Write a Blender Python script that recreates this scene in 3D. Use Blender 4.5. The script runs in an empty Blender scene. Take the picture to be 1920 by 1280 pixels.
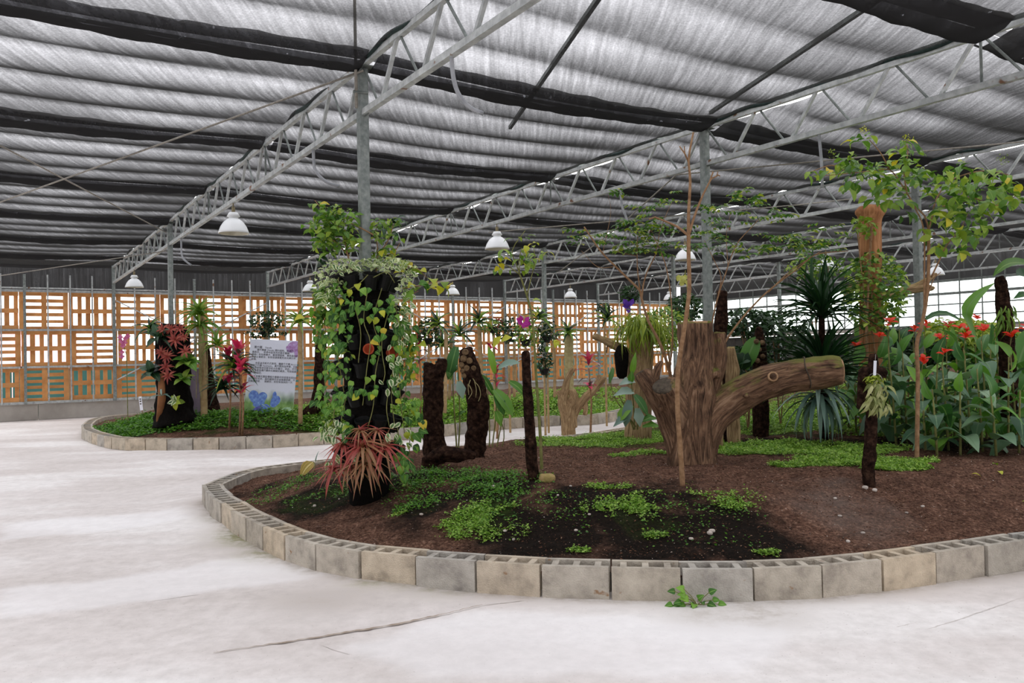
import bpy, bmesh, math, random
import numpy as np
from mathutils import Vector, Matrix, noise, Euler

random.seed(7)
RNG = np.random.default_rng(11)
SC = bpy.context.scene
COL = SC.collection

# ------------------------------------------------------------------ camera, light, exposure
FPX, CAMH = 1536.0, 1.42
ROLL, PITCH = 0.020, math.atan(21 / 1536.0)
FWD = np.array([0, math.cos(PITCH), math.sin(PITCH)])
UP0 = np.array([0, -math.sin(PITCH), math.cos(PITCH)])
RT0 = np.array([1.0, 0, 0])
RGT = math.cos(ROLL) * RT0 - math.sin(ROLL) * UP0
UPV = math.sin(ROLL) * RT0 + math.cos(ROLL) * UP0
CAMP = np.array([0, 0, CAMH])
cam = bpy.data.cameras.new('camera')
cam.lens = 36 * FPX / 1920
cam.sensor_width = 36
cam.clip_end = 300
cam.clip_start = 0.05
camo = bpy.data.objects.new('camera', cam)
COL.objects.link(camo)
camo.matrix_world = Matrix(((RGT[0], UPV[0], -FWD[0], 0), (RGT[1], UPV[1], -FWD[1], 0),
                            (RGT[2], UPV[2], -FWD[2], CAMH), (0, 0, 0, 1)))
SC.camera = camo
SC.view_settings.view_transform = 'Standard'
SC.view_settings.look = 'None'
SC.view_settings.exposure = 0.15
SC.view_settings.gamma = 1.0
SC.view_settings.use_curve_mapping = False
SKY = 3.5
world = bpy.data.worlds.new('overcast_sky')
SC.world = world
world.use_nodes = True
bgn = world.node_tree.nodes['Background']
bgn.inputs['Color'].default_value = (1.0, 0.99, 0.975, 1)
bgn.inputs['Strength'].default_value = SKY
try:
    SC.cycles.max_bounces = 6
    SC.cycles.diffuse_bounces = 3
    SC.cycles.glossy_bounces = 2
    SC.cycles.transmission_bounces = 3
    SC.cycles.transparent_max_bounces = 10
    SC.cycles.use_denoising = True
except Exception:
    pass

# ------------------------------------------------------------------ pixel <-> place helpers
def P(px, py, depth):
    """point of the place that stands `depth` metres out, seen at photo pixel px,py"""
    x = (px - 960) / FPX; y = (640 - py) / FPX
    return CAMP + depth * (FWD + x * RGT + y * UPV)
def G(px, py, z=0.0):
    x = (px - 960) / FPX; y = (640 - py) / FPX
    r = FWD + x * RGT + y * UPV
    return CAMP + r * ((z - CAMH) / r[2])
def depth_of(p):
    return float(np.dot(np.asarray(p) - CAMP, FWD))
YAW = math.atan(970 / 1536.0)
DD = np.array([-math.sin(YAW), math.cos(YAW), 0])   # along the trusses
EE = np.array([math.cos(YAW), math.sin(YAW), 0])    # across the bays
BAY, SPAN = 3.93, 8.8
P0 = P(686, 560, 6.75); P0[2] = 0
def GH(e, d, z=0.0):
    return P0 + e * EE + d * DD + np.array([0, 0, z])
WALL_D, SIDE_E = 16.9, 19.65
def sstep(x):
    x = np.clip(x, 0, 1); return x * x * (3 - 2 * x)

# ------------------------------------------------------------------ object helpers
def origin(o):
    v = Vector((0, 0, 0))
    while o is not None:
        v += o.location; o = o.parent
    return np.array(v)
def tag(o, label=None, cat=None, group=None, kind=None):
    if label: o['label'] = label
    if cat: o['category'] = cat
    if group: o['group'] = group
    if kind: o['kind'] = kind
    return o
def thing(name, loc, label=None, cat=None, group=None, kind=None):
    o = bpy.data.objects.new(name, None)
    o.empty_display_size = 0.1
    o.location = Vector(loc); COL.objects.link(o)
    return tag(o, label, cat, group, kind)
def link_mesh(name, me, mat=None, parent=None, loc=None):
    o = bpy.data.objects.new(name, me)
    if mat is not None and len(me.materials) == 0: me.materials.append(mat)
    COL.objects.link(o)
    if parent is not None: o.parent = parent
    if loc is not None: o.location = Vector(loc)
    return o
def np_mesh(name, V, F, smooth=False, uv=None):
    """V (n,3); F (m,k) array with equal corner counts"""
    me = bpy.data.meshes.new(name)
    V = np.asarray(V, dtype=np.float32); F = np.asarray(F, dtype=np.int32)
    m, k = F.shape
    me.vertices.add(len(V)); me.vertices.foreach_set('co', V.ravel())
    me.loops.add(m * k); me.loops.foreach_set('vertex_index', F.ravel())
    me.polygons.add(m)
    me.polygons.foreach_set('loop_start', np.arange(0, m * k, k, dtype=np.int32))
    me.polygons.foreach_set('loop_total', np.full(m, k, dtype=np.int32))
    if smooth: me.polygons.foreach_set('use_smooth', np.ones(m, dtype=bool))
    if uv is not None:
        l = me.uv_layers.new(name='UVMap')
        l.data.foreach_set('uv', np.asarray(uv, dtype=np.float32)[F.ravel()].ravel())
    me.update(calc_edges=True)
    return me

class MB:
    def __init__(s): s.v = []; s.f = []
    def box(s, c, size, ax=None):
        """box centred c; size along axes ax (3 unit vectors)"""
        c = np.asarray(c, float)
        if ax is None: ax = np.eye(3)
        n = len(s.v); hx, hy, hz = [k / 2 for k in size]
        for z in (-hz, hz):
            for x, y in ((-hx, -hy), (hx, -hy), (hx, hy), (-hx, hy)):
                s.v.append(tuple(c + x * np.asarray(ax[0]) + y * np.asarray(ax[1]) + z * np.asarray(ax[2])))
        s.f += [(n, n+3, n+2, n+1), (n+4, n+5, n+6, n+7), (n, n+1, n+5, n+4), (n+1, n+2, n+6, n+5),
                (n+2, n+3, n+7, n+6), (n+3, n, n+4, n+7)]
        return s
    def bar(s, a, b, w, h, up=(0, 0, 1)):
        a = np.asarray(a, float); b = np.asarray(b, float); t = b - a; L = np.linalg.norm(t); t = t / L
        u = np.asarray(up, float); sd = np.cross(t, u)
        if np.linalg.norm(sd) < 1e-4: sd = np.cross(t, (1, 0, 0))
        sd = sd / np.linalg.norm(sd); u = np.cross(sd, t)
        return s.box((a + b) / 2, (L, w, h), (t, sd, u))
    def tube(s, path, radii, n=8, caps=True, jit=0.0):
        path = [np.asarray(p, float) for p in path]
        if not hasattr(radii, '__len__'): radii = [radii] * len(path)
        ref = None; base = len(s.v)
        for i, p in enumerate(path):
            t = path[min(i+1, len(path)-1)] - path[max(i-1, 0)]
            t = t / (np.linalg.norm(t) + 1e-9)
            if ref is None:
                ref = np.cross(t, (0, 0, 1) if abs(t[2]) < 0.9 else (1, 0, 0))
            ref = ref - t * np.dot(ref, t); ref = ref / (np.linalg.norm(ref) + 1e-9)
            bi = np.cross(t, ref)
            for k in range(n):
                a = 2 * math.pi * k / n
                r = radii[i] * (1 + (random.uniform(-jit, jit) if jit else 0))
                s.v.append(tuple(p + r * (math.cos(a) * ref + math.sin(a) * bi)))
        for i in range(len(path) - 1):
            for k in range(n):
                a = base + i * n + k; b = base + i * n + (k + 1) % n
                s.f.append((a, b, b + n, a + n))
        if caps:
            s.f.append(tuple(base + k for k in range(n))[::-1])
            e = base + (len(path) - 1) * n
            s.f.append(tuple(e + k for k in range(n)))
        return s
    def lathe(s, c, prof, n=16, ax=(0, 0, 1), cap0=False, cap1=False):
        c = np.asarray(c, float); ax = np.asarray(ax, float); ax = ax / np.linalg.norm(ax)
        u = np.cross(ax, (0, 0, 1) if abs(ax[2]) < 0.9 else (1, 0, 0)); u /= np.linalg.norm(u); w = np.cross(ax, u)
        base = len(s.v)
        for r, z in prof:
            for k in range(n):
                a = 2 * math.pi * k / n
                s.v.append(tuple(c + ax * z + r * (math.cos(a) * u + math.sin(a) * w)))
        for i in range(len(prof) - 1):
            for k in range(n):
                a = base + i * n + k; b = base + i * n + (k + 1) % n
                s.f.append((a, b, b + n, a + n))
        if cap0: s.f.append(tuple(base + k for k in range(n))[::-1])
        if cap1: s.f.append(tuple(base + (len(prof) - 1) * n + k for k in range(n)))
        return s
    def face(s, pts):
        n = len(s.v); s.v += [tuple(p) for p in pts]; s.f.append(tuple(range(n, n + len(pts)))); return s
    def build(s, name, mat, parent=None, smooth=False, loc=None, bevel=0):
        o0 = origin(parent) if parent is not None else (np.asarray(loc, float) if loc is not None else np.zeros(3))
        me = bpy.data.meshes.new(name)
        me.from_pydata([tuple(np.asarray(v) - o0) for v in s.v], [], s.f)
        if smooth: me.polygons.foreach_set('use_smooth', [True] * len(me.polygons))
        me.update()
        if isinstance(mat, (list, tuple)):
            for m_ in mat: me.materials.append(m_)
        else: me.materials.append(mat)
        o = link_mesh(name, me, None, parent, loc if parent is None else None)
        if bevel:
            b = o.modifiers.new('bevel', 'BEVEL'); b.width = bevel; b.segments = 1; b.limit_method = 'ANGLE'
        return o
def crom(pts, step=0.05):
    """Catmull-Rom through rows of pts (any dimension, first three are xyz)"""
    pts = [np.asarray(p, float) for p in pts]
    q = [2 * pts[0] - pts[1]] + pts + [2 * pts[-1] - pts[-2]]
    out = []
    for i in range(1, len(q) - 2):
        a, b, c, d = q[i-1], q[i], q[i+1], q[i+2]
        n = max(1, int(np.linalg.norm((c - b)[:3]) / step))
        for k in range(n):
            t = k / n
            out.append(0.5 * ((2*b) + (c-a)*t + (2*a-5*b+4*c-d)*t*t + (3*b-a-3*c+d)*t**3))
    out.append(pts[-1])
    return out

# ------------------------------------------------------------------ materials
class NT:
    def __init__(s, name):
        s.m = bpy.data.materials.new(name); s.m.use_nodes = True
        s.t = s.m.node_tree; s.t.nodes.clear()
        s.out = s.n('ShaderNodeOutputMaterial')
    def n(s, typ, **kw):
        x = s.t.nodes.new(typ)
        for k, v in kw.items():
            if k.startswith('i_'):
                key = k[2:]; key = int(key) if key.isdigit() else key.replace('_', ' ')
                x.inputs[key].default_value = v
            else: setattr(x, k, v)
        return x
    def l(s, a, b): s.t.links.new(a, b)
    def math(s, op, a, b=None):
        x = s.n('ShaderNodeMath', operation=op)
        for i, v in enumerate((a, b)):
            if v is None: continue
            if isinstance(v, (int, float)): x.inputs[i].default_value = v
            else: s.l(v, x.inputs[i])
        return x.outputs[0]
    def ramp(s, fac, stops):
        r = s.n('ShaderNodeValToRGB'); e = r.color_ramp.elements
        e[0].position = stops[0][0]; e[0].color = (*stops[0][1], 1)
        e[1].position = stops[-1][0]; e[1].color = (*stops[-1][1], 1)
        for p, c in stops[1:-1]:
            q = e.new(p); q.color = (*c, 1)
        s.l(fac, r.inputs[0]); return r.outputs[0]
    def mix(s, fac, a, b, typ='MIX'):
        x = s.n('ShaderNodeMix', data_type='RGBA', blend_type=typ)
        for sock, v in ((x.inputs[0], fac), (x.inputs[6], a), (x.inputs[7], b)):
            if isinstance(v, (int, float)): sock.default_value = v
            elif isinstance(v, tuple): sock.default_value = (*v, 1)
            else: s.l(v, sock)
        return x.outputs[2]
def srgb(r, g, b):
    f = lambda c: (c / 255 / 12.92) if c / 255 <= 0.04045 else ((c / 255 + 0.055) / 1.055) ** 2.4
    return (f(r), f(g), f(b))
def mat(name, stops, scale=5, stretch=(1, 1, 1), rough=0.8, bump=0.0, bscale=None, detail=5, rnd=0.0, metal=0.0,
        coord='Object', spec=0.3, hrnd=None, speck=None):
    t = NT(name); tc = t.n('ShaderNodeTexCoord'); mp = t.n('ShaderNodeMapping'); mp.inputs['Scale'].default_value = stretch
    t.l(tc.outputs[coord], mp.inputs[0])
    info = t.n('ShaderNodeObjectInfo')
    add = t.n('ShaderNodeVectorMath', operation='ADD'); t.l(mp.outputs[0], add.inputs[0])
    sc3 = t.n('ShaderNodeVectorMath', operation='SCALE'); t.l(info.outputs['Random'], sc3.inputs['Scale'])
    sc3.inputs[0].default_value = (37, 17, 23); t.l(sc3.outputs[0], add.inputs[1])
    nz = t.n('ShaderNodeTexNoise', i_Scale=scale, i_Detail=detail, i_Roughness=0.6); t.l(add.outputs[0], nz.inputs['Vector'])
    col = t.ramp(nz.outputs[0], stops)
    if hrnd:   # per object tint between two multipliers
        tint = t.ramp(info.outputs['Random'], hrnd)
        col = t.mix(1.0, col, tint, 'MULTIPLY')
    if speck:
        sp = t.n('ShaderNodeTexNoise', i_Scale=speck[0], i_Detail=2.0); t.l(add.outputs[0], sp.inputs['Vector'])
        m_ = t.ramp(sp.outputs[0], [(speck[1], (0, 0, 0)), (speck[1] + 0.06, (1, 1, 1))])
        col = t.mix(m_, col, speck[2])
    if rnd:
        v = t.math('MULTIPLY_ADD', info.outputs['Random'], rnd * 2); v.node.inputs[2].default_value = 1 - rnd
        hs = t.n('ShaderNodeHueSaturation'); t.l(v, hs.inputs['Value']); t.l(col, hs.inputs['Color']); col = hs.outputs[0]
    b = t.n('ShaderNodeBsdfPrincipled', i_Roughness=rough, i_Metallic=metal)
    b.inputs['Specular IOR Level'].default_value = spec
    t.l(col, b.inputs['Base Color'])
    if bump:
        n2 = t.n('ShaderNodeTexNoise', i_Scale=bscale or scale * 3, i_Detail=6.0); t.l(add.outputs[0], n2.inputs['Vector'])
        bp = t.n('ShaderNodeBump', i_Strength=bump, i_Distance=0.02); t.l(n2.outputs[0], bp.inputs['Height'])
        t.l(bp.outputs[0], b.inputs['Normal'])
    t.l(b.outputs[0], t.out.inputs[0])
    return t.m
def leaf_mat(name, stops, island=False, rough=0.45, trans=0.3, varieg=None, midrib=None, spec=0.4, stripes=None):
    """leaf colour picked per leaf; UV x runs across the blade (0..1), y along it"""
    t = NT(name)
    if island: r = t.n('ShaderNodeNewGeometry').outputs['Random Per Island']
    else: r = t.n('ShaderNodeObjectInfo').outputs['Random']
    col = t.ramp(r, stops)
    uv = t.n('ShaderNodeTexCoord'); sx = t.n('ShaderNodeSeparateXYZ'); t.l(uv.outputs['UV'], sx.inputs[0])
    dx = t.math('ABSOLUTE', t.math('SUBTRACT', sx.outputs[0], 0.5))
    if varieg:
        nz = t.n('ShaderNodeTexNoise', i_Scale=4.0, i_Detail=2.0); t.l(uv.outputs['UV'], nz.inputs['Vector'])
        f = t.math('ADD', dx, t.math('MULTIPLY', t.math('SUBTRACT', nz.outputs[0], 0.5), 0.5))
        m_ = t.ramp(f, [(varieg[1], (0, 0, 0)), (varieg[1] + 0.06, (1, 1, 1))])
        col = t.mix(m_, col, varieg[0])
    if stripes:
        w = t.math('SINE', t.math('MULTIPLY', dx, stripes[1]))
        m_ = t.ramp(w, [(0.45, (0, 0, 0)), (0.6, (1, 1, 1))])
        col = t.mix(m_, col, stripes[0])
    if midrib:
        m_ = t.ramp(dx, [(0.02, (1, 1, 1)), (0.06, (0, 0, 0))])
        col = t.mix(m_, col, midrib)
    b = t.n('ShaderNodeBsdfPrincipled', i_Roughness=rough); b.inputs['Specular IOR Level'].default_value = spec
    t.l(col, b.inputs['Base Color'])
    tr = t.n('ShaderNodeBsdfTranslucent')
    c2 = t.mix(1.0, col, (1.0, 1.15, 0.5), 'MULTIPLY'); t.l(c2, tr.inputs[0])
    mx = t.n('ShaderNodeMixShader'); mx.inputs[0].default_value = trans
    t.l(b.outputs[0], mx.inputs[1]); t.l(tr.outputs[0], mx.inputs[2]); t.l(mx.outputs[0], t.out.inputs[0])
    return t.m

S = srgb
M = {}
M['galv'] = mat('galvanised_steel', [(0.3, S(150, 154, 154)), (0.7, S(200, 204, 202))], 14, rough=0.5, metal=0.2, bump=0.05, rnd=0.12,
                speck=(9, 0.66, S(120, 88, 66)))
M['galv_dark'] = mat('dull_steel', [(0.3, S(92, 98, 96)), (0.7, S(132, 138, 134))], 14, rough=0.6, metal=0.2, rnd=0.15)
M['post'] = mat('post_steel', [(0.3, S(104, 112, 110)), (0.7, S(150, 156, 152))], 22, rough=0.6, metal=0.15, bump=0.08, rnd=0.08)
M['wire'] = mat('tie_wire', [(0.3, S(120, 116, 108)), (0.7, S(160, 154, 144))], 30, rough=0.6)
M['green_wrap'] = mat('dark_green_cord', [(0.3, S(18, 34, 32)), (0.7, S(44, 62, 58))], 20, rough=0.7)
M['rubber'] = mat('grey_hose', [(0.3, S(130, 134, 138)), (0.7, S(170, 172, 176))], 10, rough=0.5)
M['wood_pallet'] = mat('pallet_wood', [(0.25, S(172, 114, 64)), (0.5, S(210, 150, 92)), (0.8, S(228, 172, 114))], 3.0,
                       stretch=(1, 1, 1), rough=0.75, bump=0.1, rnd=0.16)
M['block'] = mat('hollow_block_concrete', [(0.25, S(140, 134, 126)), (0.5, S(184, 177, 166)), (0.8, S(212, 206, 195))], 9, rough=0.95,
                 bump=0.5, bscale=120, hrnd=[(0, (0.76, 0.79, 0.82)), (0.25, (1.06, 0.99, 0.88)), (0.5, (0.88, 0.89, 0.90)), (0.75, (1.14, 1.03, 0.88)), (1, (0.98, 0.98, 0.97))],
                 speck=(14, 0.70, S(150, 120, 92)))
M['lowwall'] = mat('low_wall_concrete', [(0.3, S(150, 144, 136)), (0.7, S(182, 176, 168))], 1.5, rough=0.95, bump=0.2, speck=(1.2, 0.66, S(160, 140, 110)))
M['shadewall'] = mat('dark_wall_cloth', [(0.3, S(44, 44, 42)), (0.7, S(70, 68, 64))], 3, rough=0.95)
M['lamp_white'] = mat('lamp_enamel', [(0.3, S(236, 240, 240)), (0.7, S(250, 252, 252))], 3, rough=0.3, spec=0.5)
M['lamp_in'] = mat('lamp_inner', [(0.3, S(176, 172, 152)), (0.7, S(208, 204, 186))], 8, rough=0.4)
M['brass'] = mat('lamp_socket_metal', [(0.3, S(120, 108, 80)), (0.7, S(150, 138, 104))], 8, rough=0.5)
M['teal'] = mat('teal_sheet', [(0.3, S(46, 104, 110)), (0.7, S(64, 124, 128))], 2, rough=0.7)
M['white_wall'] = mat('pale_outside_wall', [(0.3, S(236, 222, 222)), (0.7, S(250, 240, 240))], 0.6, rough=0.8)
M['bark_stump'] = None

def net_material(name, t0, body=0.024, holes=0.0):
    """woven shade cloth: light passes through the weave, less the more slanting it crosses it"""
    t = NT(name); g = t.n('ShaderNodeNewGeometry')
    dot = t.n('ShaderNodeVectorMath', operation='DOT_PRODUCT'); t.l(g.outputs['Incoming'], dot.inputs[0]); t.l(g.outputs['Normal'], dot.inputs[1])
    c = t.math('MAXIMUM', t.math('ABSOLUTE', dot.outputs['Value']), 0.03)
    tc = t.n('ShaderNodeTexCoord'); mp = t.n('ShaderNodeMapping')
    mp.inputs['Rotation'].default_value = (0, 0, -YAW); mp.inputs['Scale'].default_value = (26, 1.4, 1)
    t.l(g.outputs['Position'], mp.inputs[0])
    mp.vector_type = 'POINT'
    nz = t.n('ShaderNodeTexNoise', i_Scale=1.0, i_Detail=4.0, i_Roughness=0.65); t.l(mp.outputs[0], nz.inputs['Vector'])
    n2 = t.n('ShaderNodeTexNoise', i_Scale=1.1, i_Detail=3.0); t.l(g.outputs['Position'], n2.inputs['Vector'])
    n3 = t.n('ShaderNodeTexNoise', i_Scale=60.0, i_Detail=2.0); t.l(g.outputs['Position'], n3.inputs['Vector'])
    v = t.math('ADD', t.math('MULTIPLY', t.math('SUBTRACT', nz.outputs[0], 0.5), 0.85), t.math('MULTIPLY', t.math('SUBTRACT', n2.outputs[0], 0.5), 0.5))
    v = t.math('ADD', v, t.math('MULTIPLY', t.math('SUBTRACT', n3.outputs[0], 0.5), 0.5))
    k = t.math('ADD', -math.log(t0), t.math('MULTIPLY', v, -math.log(t0)))
    T = t.math('EXPONENT', t.math('MULTIPLY', t.math('DIVIDE', k, c), -1.0))
    if holes:
        hz = t.n('ShaderNodeTexNoise', i_Scale=9.0, i_Detail=3.0); t.l(g.outputs['Position'], hz.inputs['Vector'])
        h = t.ramp(hz.outputs[0], [(0.70, (0, 0, 0)), (0.73, (1, 1, 1))])
        T = t.math('MAXIMUM', T, t.math('MULTIPLY', h, holes))
    d = t.n('ShaderNodeBsdfDiffuse'); d.inputs[0].default_value = (body, body * 0.97, body * 0.97, 1)
    tl = t.n('ShaderNodeBsdfTranslucent'); tl.inputs[0].default_value = (0.006, 0.006, 0.006, 1)
    a = t.n('ShaderNodeAddShader'); t.l(d.outputs[0], a.inputs[0]); t.l(tl.outputs[0], a.inputs[1])
    tr = t.n('ShaderNodeBsdfTransparent'); tr.inputs[0].default_value = (0.93, 0.935, 1.0, 1)
    mx = t.n('ShaderNodeMixShader'); t.l(T, mx.inputs[0]); t.l(a.outputs[0], mx.inputs[1]); t.l(tr.outputs[0], mx.inputs[2])
    t.l(mx.outputs[0], t.out.inputs[0]); return t.m
M['net'] = net_material('shade_cloth_weave', 0.45)
M['net_fold'] = net_material('shade_cloth_folded_double', 0.16, body=0.02, holes=0.5)
M['net_added_side'] = net_material('added_side_weave', 0.42)  # weave of the unseen walls, added to dim sky light from the sides
M['net_wall'] = net_material('shade_cloth_end', 0.006)

def glass_mat():
    t = NT('greenhouse_film'); tl = t.n('ShaderNodeBsdfTranslucent'); tl.inputs[0].default_value = (0.8, 0.86, 0.86, 1)
    tr = t.n('ShaderNodeBsdfTransparent'); tr.inputs[0].default_value = (0.9, 0.95, 0.95, 1)
    gl = t.n('ShaderNodeBsdfGlossy', i_Roughness=0.15); gl.inputs[0].default_value = (0.8, 0.8, 0.8, 1)
    a = t.n('ShaderNodeMixShader'); a.inputs[0].default_value = 0.62; t.l(tl.outputs[0], a.inputs[1]); t.l(tr.outputs[0], a.inputs[2])
    b = t.n('ShaderNodeMixShader'); b.inputs[0].default_value = 0.05; t.l(a.outputs[0], b.inputs[1]); t.l(gl.outputs[0], b.inputs[2])
    t.l(b.outputs[0], t.out.inputs[0]); return t.m
M['glass'] = glass_mat()

# ------------------------------------------------------------------ beds: outlines and soil height
def px_poly(lst, z=0.0): return [G(x, y, z)[:2] for x, y in lst]
ring1 = px_poly([(380, 945), (396, 972), (413, 984), (456, 1014), (485, 1031), (524, 1049), (580, 1071), (665, 1088), (779, 1101), (896, 1112),
                 (1016, 1121), (1144, 1126), (1279, 1130), (1415, 1130), (1555, 1123), (1673, 1108), (1771, 1093), (1862, 1079), (1920, 1070)])
ring1 += [np.array(q) for q in ((4.3, 5.55), (6.6, 6.8), (9.3, 9.2), (11.2, 12.5), (10.6, 16.6), (7.5, 17.6), (4.6, 16.3), (2.6, 14.2), (0.9, 12.2), (-0.9, 10.9))]
ring1 += [G(600, 861, .19)[:2], G(560, 866, .19)[:2], G(500, 872, .19)[:2], G(445, 883, .19)[:2], G(402, 899, .19)[:2]]
ring2 = px_poly([(153, 818), (165, 829), (211, 842), (263, 845), (313, 846), (364, 845), (413, 844), (461, 842), (507, 840), (552, 837), (595, 834),
                 (771, 824), (844, 817), (929, 806), (1041, 798), (1142, 792)])
ring2 += [GH(e, d)[:2] for e, d in ((12.2, 9.4), (14.5, 10.4), (16, 12), (15.6, 14.3), (12, 15.0), (6, 15.0), (1.6, 14.8), (0.2, 14.4))]
ring2 += px_poly([(196, 795), (165, 804)])
def smooth_ring(r, step=0.1):
    q = r + r[:3]; pts = crom([np.append(p, 0) for p in q], step)
    # cut one closed turn starting at the second control point
    k0 = min(range(len(pts)//3), key=lambda i: np.linalg.norm(pts[i][:2] - q[1]))
    k1 = min(range(len(pts)*2//3, len(pts)), key=lambda i: np.linalg.norm(pts[i][:2] - q[1]))
    return np.array([p[:2] for p in pts[k0:k1]])
R1, R2 = smooth_ring(ring1), smooth_ring(ring2)
def poly_dist(px, py, R):
    """signed distance (inside positive) of many points to closed polygon R"""
    a = R; b = np.roll(R, -1, axis=0)
    best = np.full(px.shape, 1e9); inside = np.zeros(px.shape, bool)
    for (x0, y0), (x1, y1) in zip(a, b):
        dx, dy = x1 - x0, y1 - y0; L = dx*dx + dy*dy + 1e-12
        t = np.clip(((px - x0) * dx + (py - y0) * dy) / L, 0, 1)
        d = (px - x0 - t*dx)**2 + (py - y0 - t*dy)**2
        best = np.minimum(best, d)
        c = ((y0 > py) != (y1 > py)) & (px < (x1 - x0) * (py - y0) / (y1 - y0 + 1e-12) + x0)
        inside ^= c
    return np.where(inside, 1, -1) * np.sqrt(best)
def wob(x, y, s, k=0):
    return (np.sin(x*s*1.7 + 1.3*k + 1.1*np.sin(y*s*1.3)) + np.sin(y*s*2.1 + 0.7 + k + 0.9*np.sin(x*s*0.9))) * 0.5
def soil1(x, y, dist=None):
    x = np.asarray(x, float); y = np.asarray(y, float)
    if dist is None: dist = poly_dist(x, y, R1)
    z = 0.11 + 0.27 * sstep((dist - 0.2) / 1.5)
    z = z + 0.55 * sstep((y - 10.0) / 5.0) * sstep((x - 3.2) / 3.0) * sstep(dist / 1.2)
    return z + 0.022 * wob(x, y, 3.1) * sstep(dist) + 0.008 * wob(x, y, 11, 2)
def soil2(x, y, dist=None):
    x = np.asarray(x, float); y = np.asarray(y, float)
    if dist is None: dist = poly_dist(x, y, R2)
    return 0.11 + 0.30 * sstep((dist - 0.2) / 1.6) + 0.03 * wob(x, y, 2.3) * sstep(dist)
def zs1(p): return float(soil1(np.array([p[0]]), np.array([p[1]]))[0])
def zs2(p): return float(soil2(np.array([p[0]]), np.array([p[1]]))[0])
def on1(px, py):
    """point on bed 1 soil seen at the photo pixel"""
    z = 0.3
    for _ in range(12):
        g = G(px, py, z); z = 0.5 * z + 0.5 * zs1(g)
    g = G(px, py, z); return np.array([g[0], g[1], zs1(g)])
def on2(px, py):
    z = 0.3
    for _ in range(12):
        g = G(px, py, z); z = 0.5 * z + 0.5 * zs2(g)
    g = G(px, py, z); return np.array([g[0], g[1], zs2(g)])

# ================================================================== THE SETTING
# floor
def floor_mat():
    t = NT('worn_concrete'); g = t.n('ShaderNodeNewGeometry')
    mp = t.n('ShaderNodeMapping'); mp.inputs['Rotation'].default_value = (0, 0, -0.3); mp.inputs['Scale'].default_value = (0.4, 1.0, 1)
    t.l(g.outputs['Position'], mp.inputs[0])
    n1 = t.n('ShaderNodeTexNoise', i_Scale=0.8, i_Detail=7.0, i_Roughness=0.5); t.l(mp.outputs[0], n1.inputs['Vector'])
    c = t.ramp(n1.outputs[0], [(0.38, S(212, 205, 200)), (0.5, S(224, 218, 214)), (0.60, S(238, 235, 232))])
    n2 = t.n('ShaderNodeTexNoise', i_Scale=9.0, i_Detail=8.0, i_Roughness=0.7); t.l(g.outputs['Position'], n2.inputs['Vector'])
    c = t.mix(0.5, c, t.ramp(n2.outputs[0], [(0.3, (0.66, 0.63, 0.61)), (0.62, (1.02, 1.0, 1.0))]), 'MULTIPLY')
    n3 = t.n('ShaderNodeTexNoise', i_Scale=70.0, i_Detail=3.0); t.l(g.outputs['Position'], n3.inputs['Vector'])
    c = t.mix(t.ramp(n3.outputs[0], [(0.69, (0, 0, 0)), (0.74, (0.55, 0.55, 0.55))]), c, S(150, 138, 128))
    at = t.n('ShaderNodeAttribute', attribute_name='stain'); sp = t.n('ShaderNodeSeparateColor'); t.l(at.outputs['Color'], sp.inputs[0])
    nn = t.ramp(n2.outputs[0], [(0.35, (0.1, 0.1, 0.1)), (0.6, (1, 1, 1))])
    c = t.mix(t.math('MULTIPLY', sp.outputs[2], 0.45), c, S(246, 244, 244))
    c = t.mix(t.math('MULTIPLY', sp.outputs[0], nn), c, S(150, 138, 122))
    c = t.mix(t.math('MULTIPLY', sp.outputs[1], nn), c, S(120, 122, 60))
    b = t.n('ShaderNodeBsdfPrincipled', i_Roughness=0.85); b.inputs['Specular IOR Level'].default_value = 0.2
    t.l(c, b.inputs['Base Color'])
    bp = t.n('ShaderNodeBump', i_Strength=0.35, i_Distance=0.01); t.l(n2.outputs[0], bp.inputs['Height']); t.l(bp.outputs[0], b.inputs['Normal'])
    t.l(b.outputs[0], t.out.inputs[0]); return t.m
M['floor'] = floor_mat()
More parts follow.
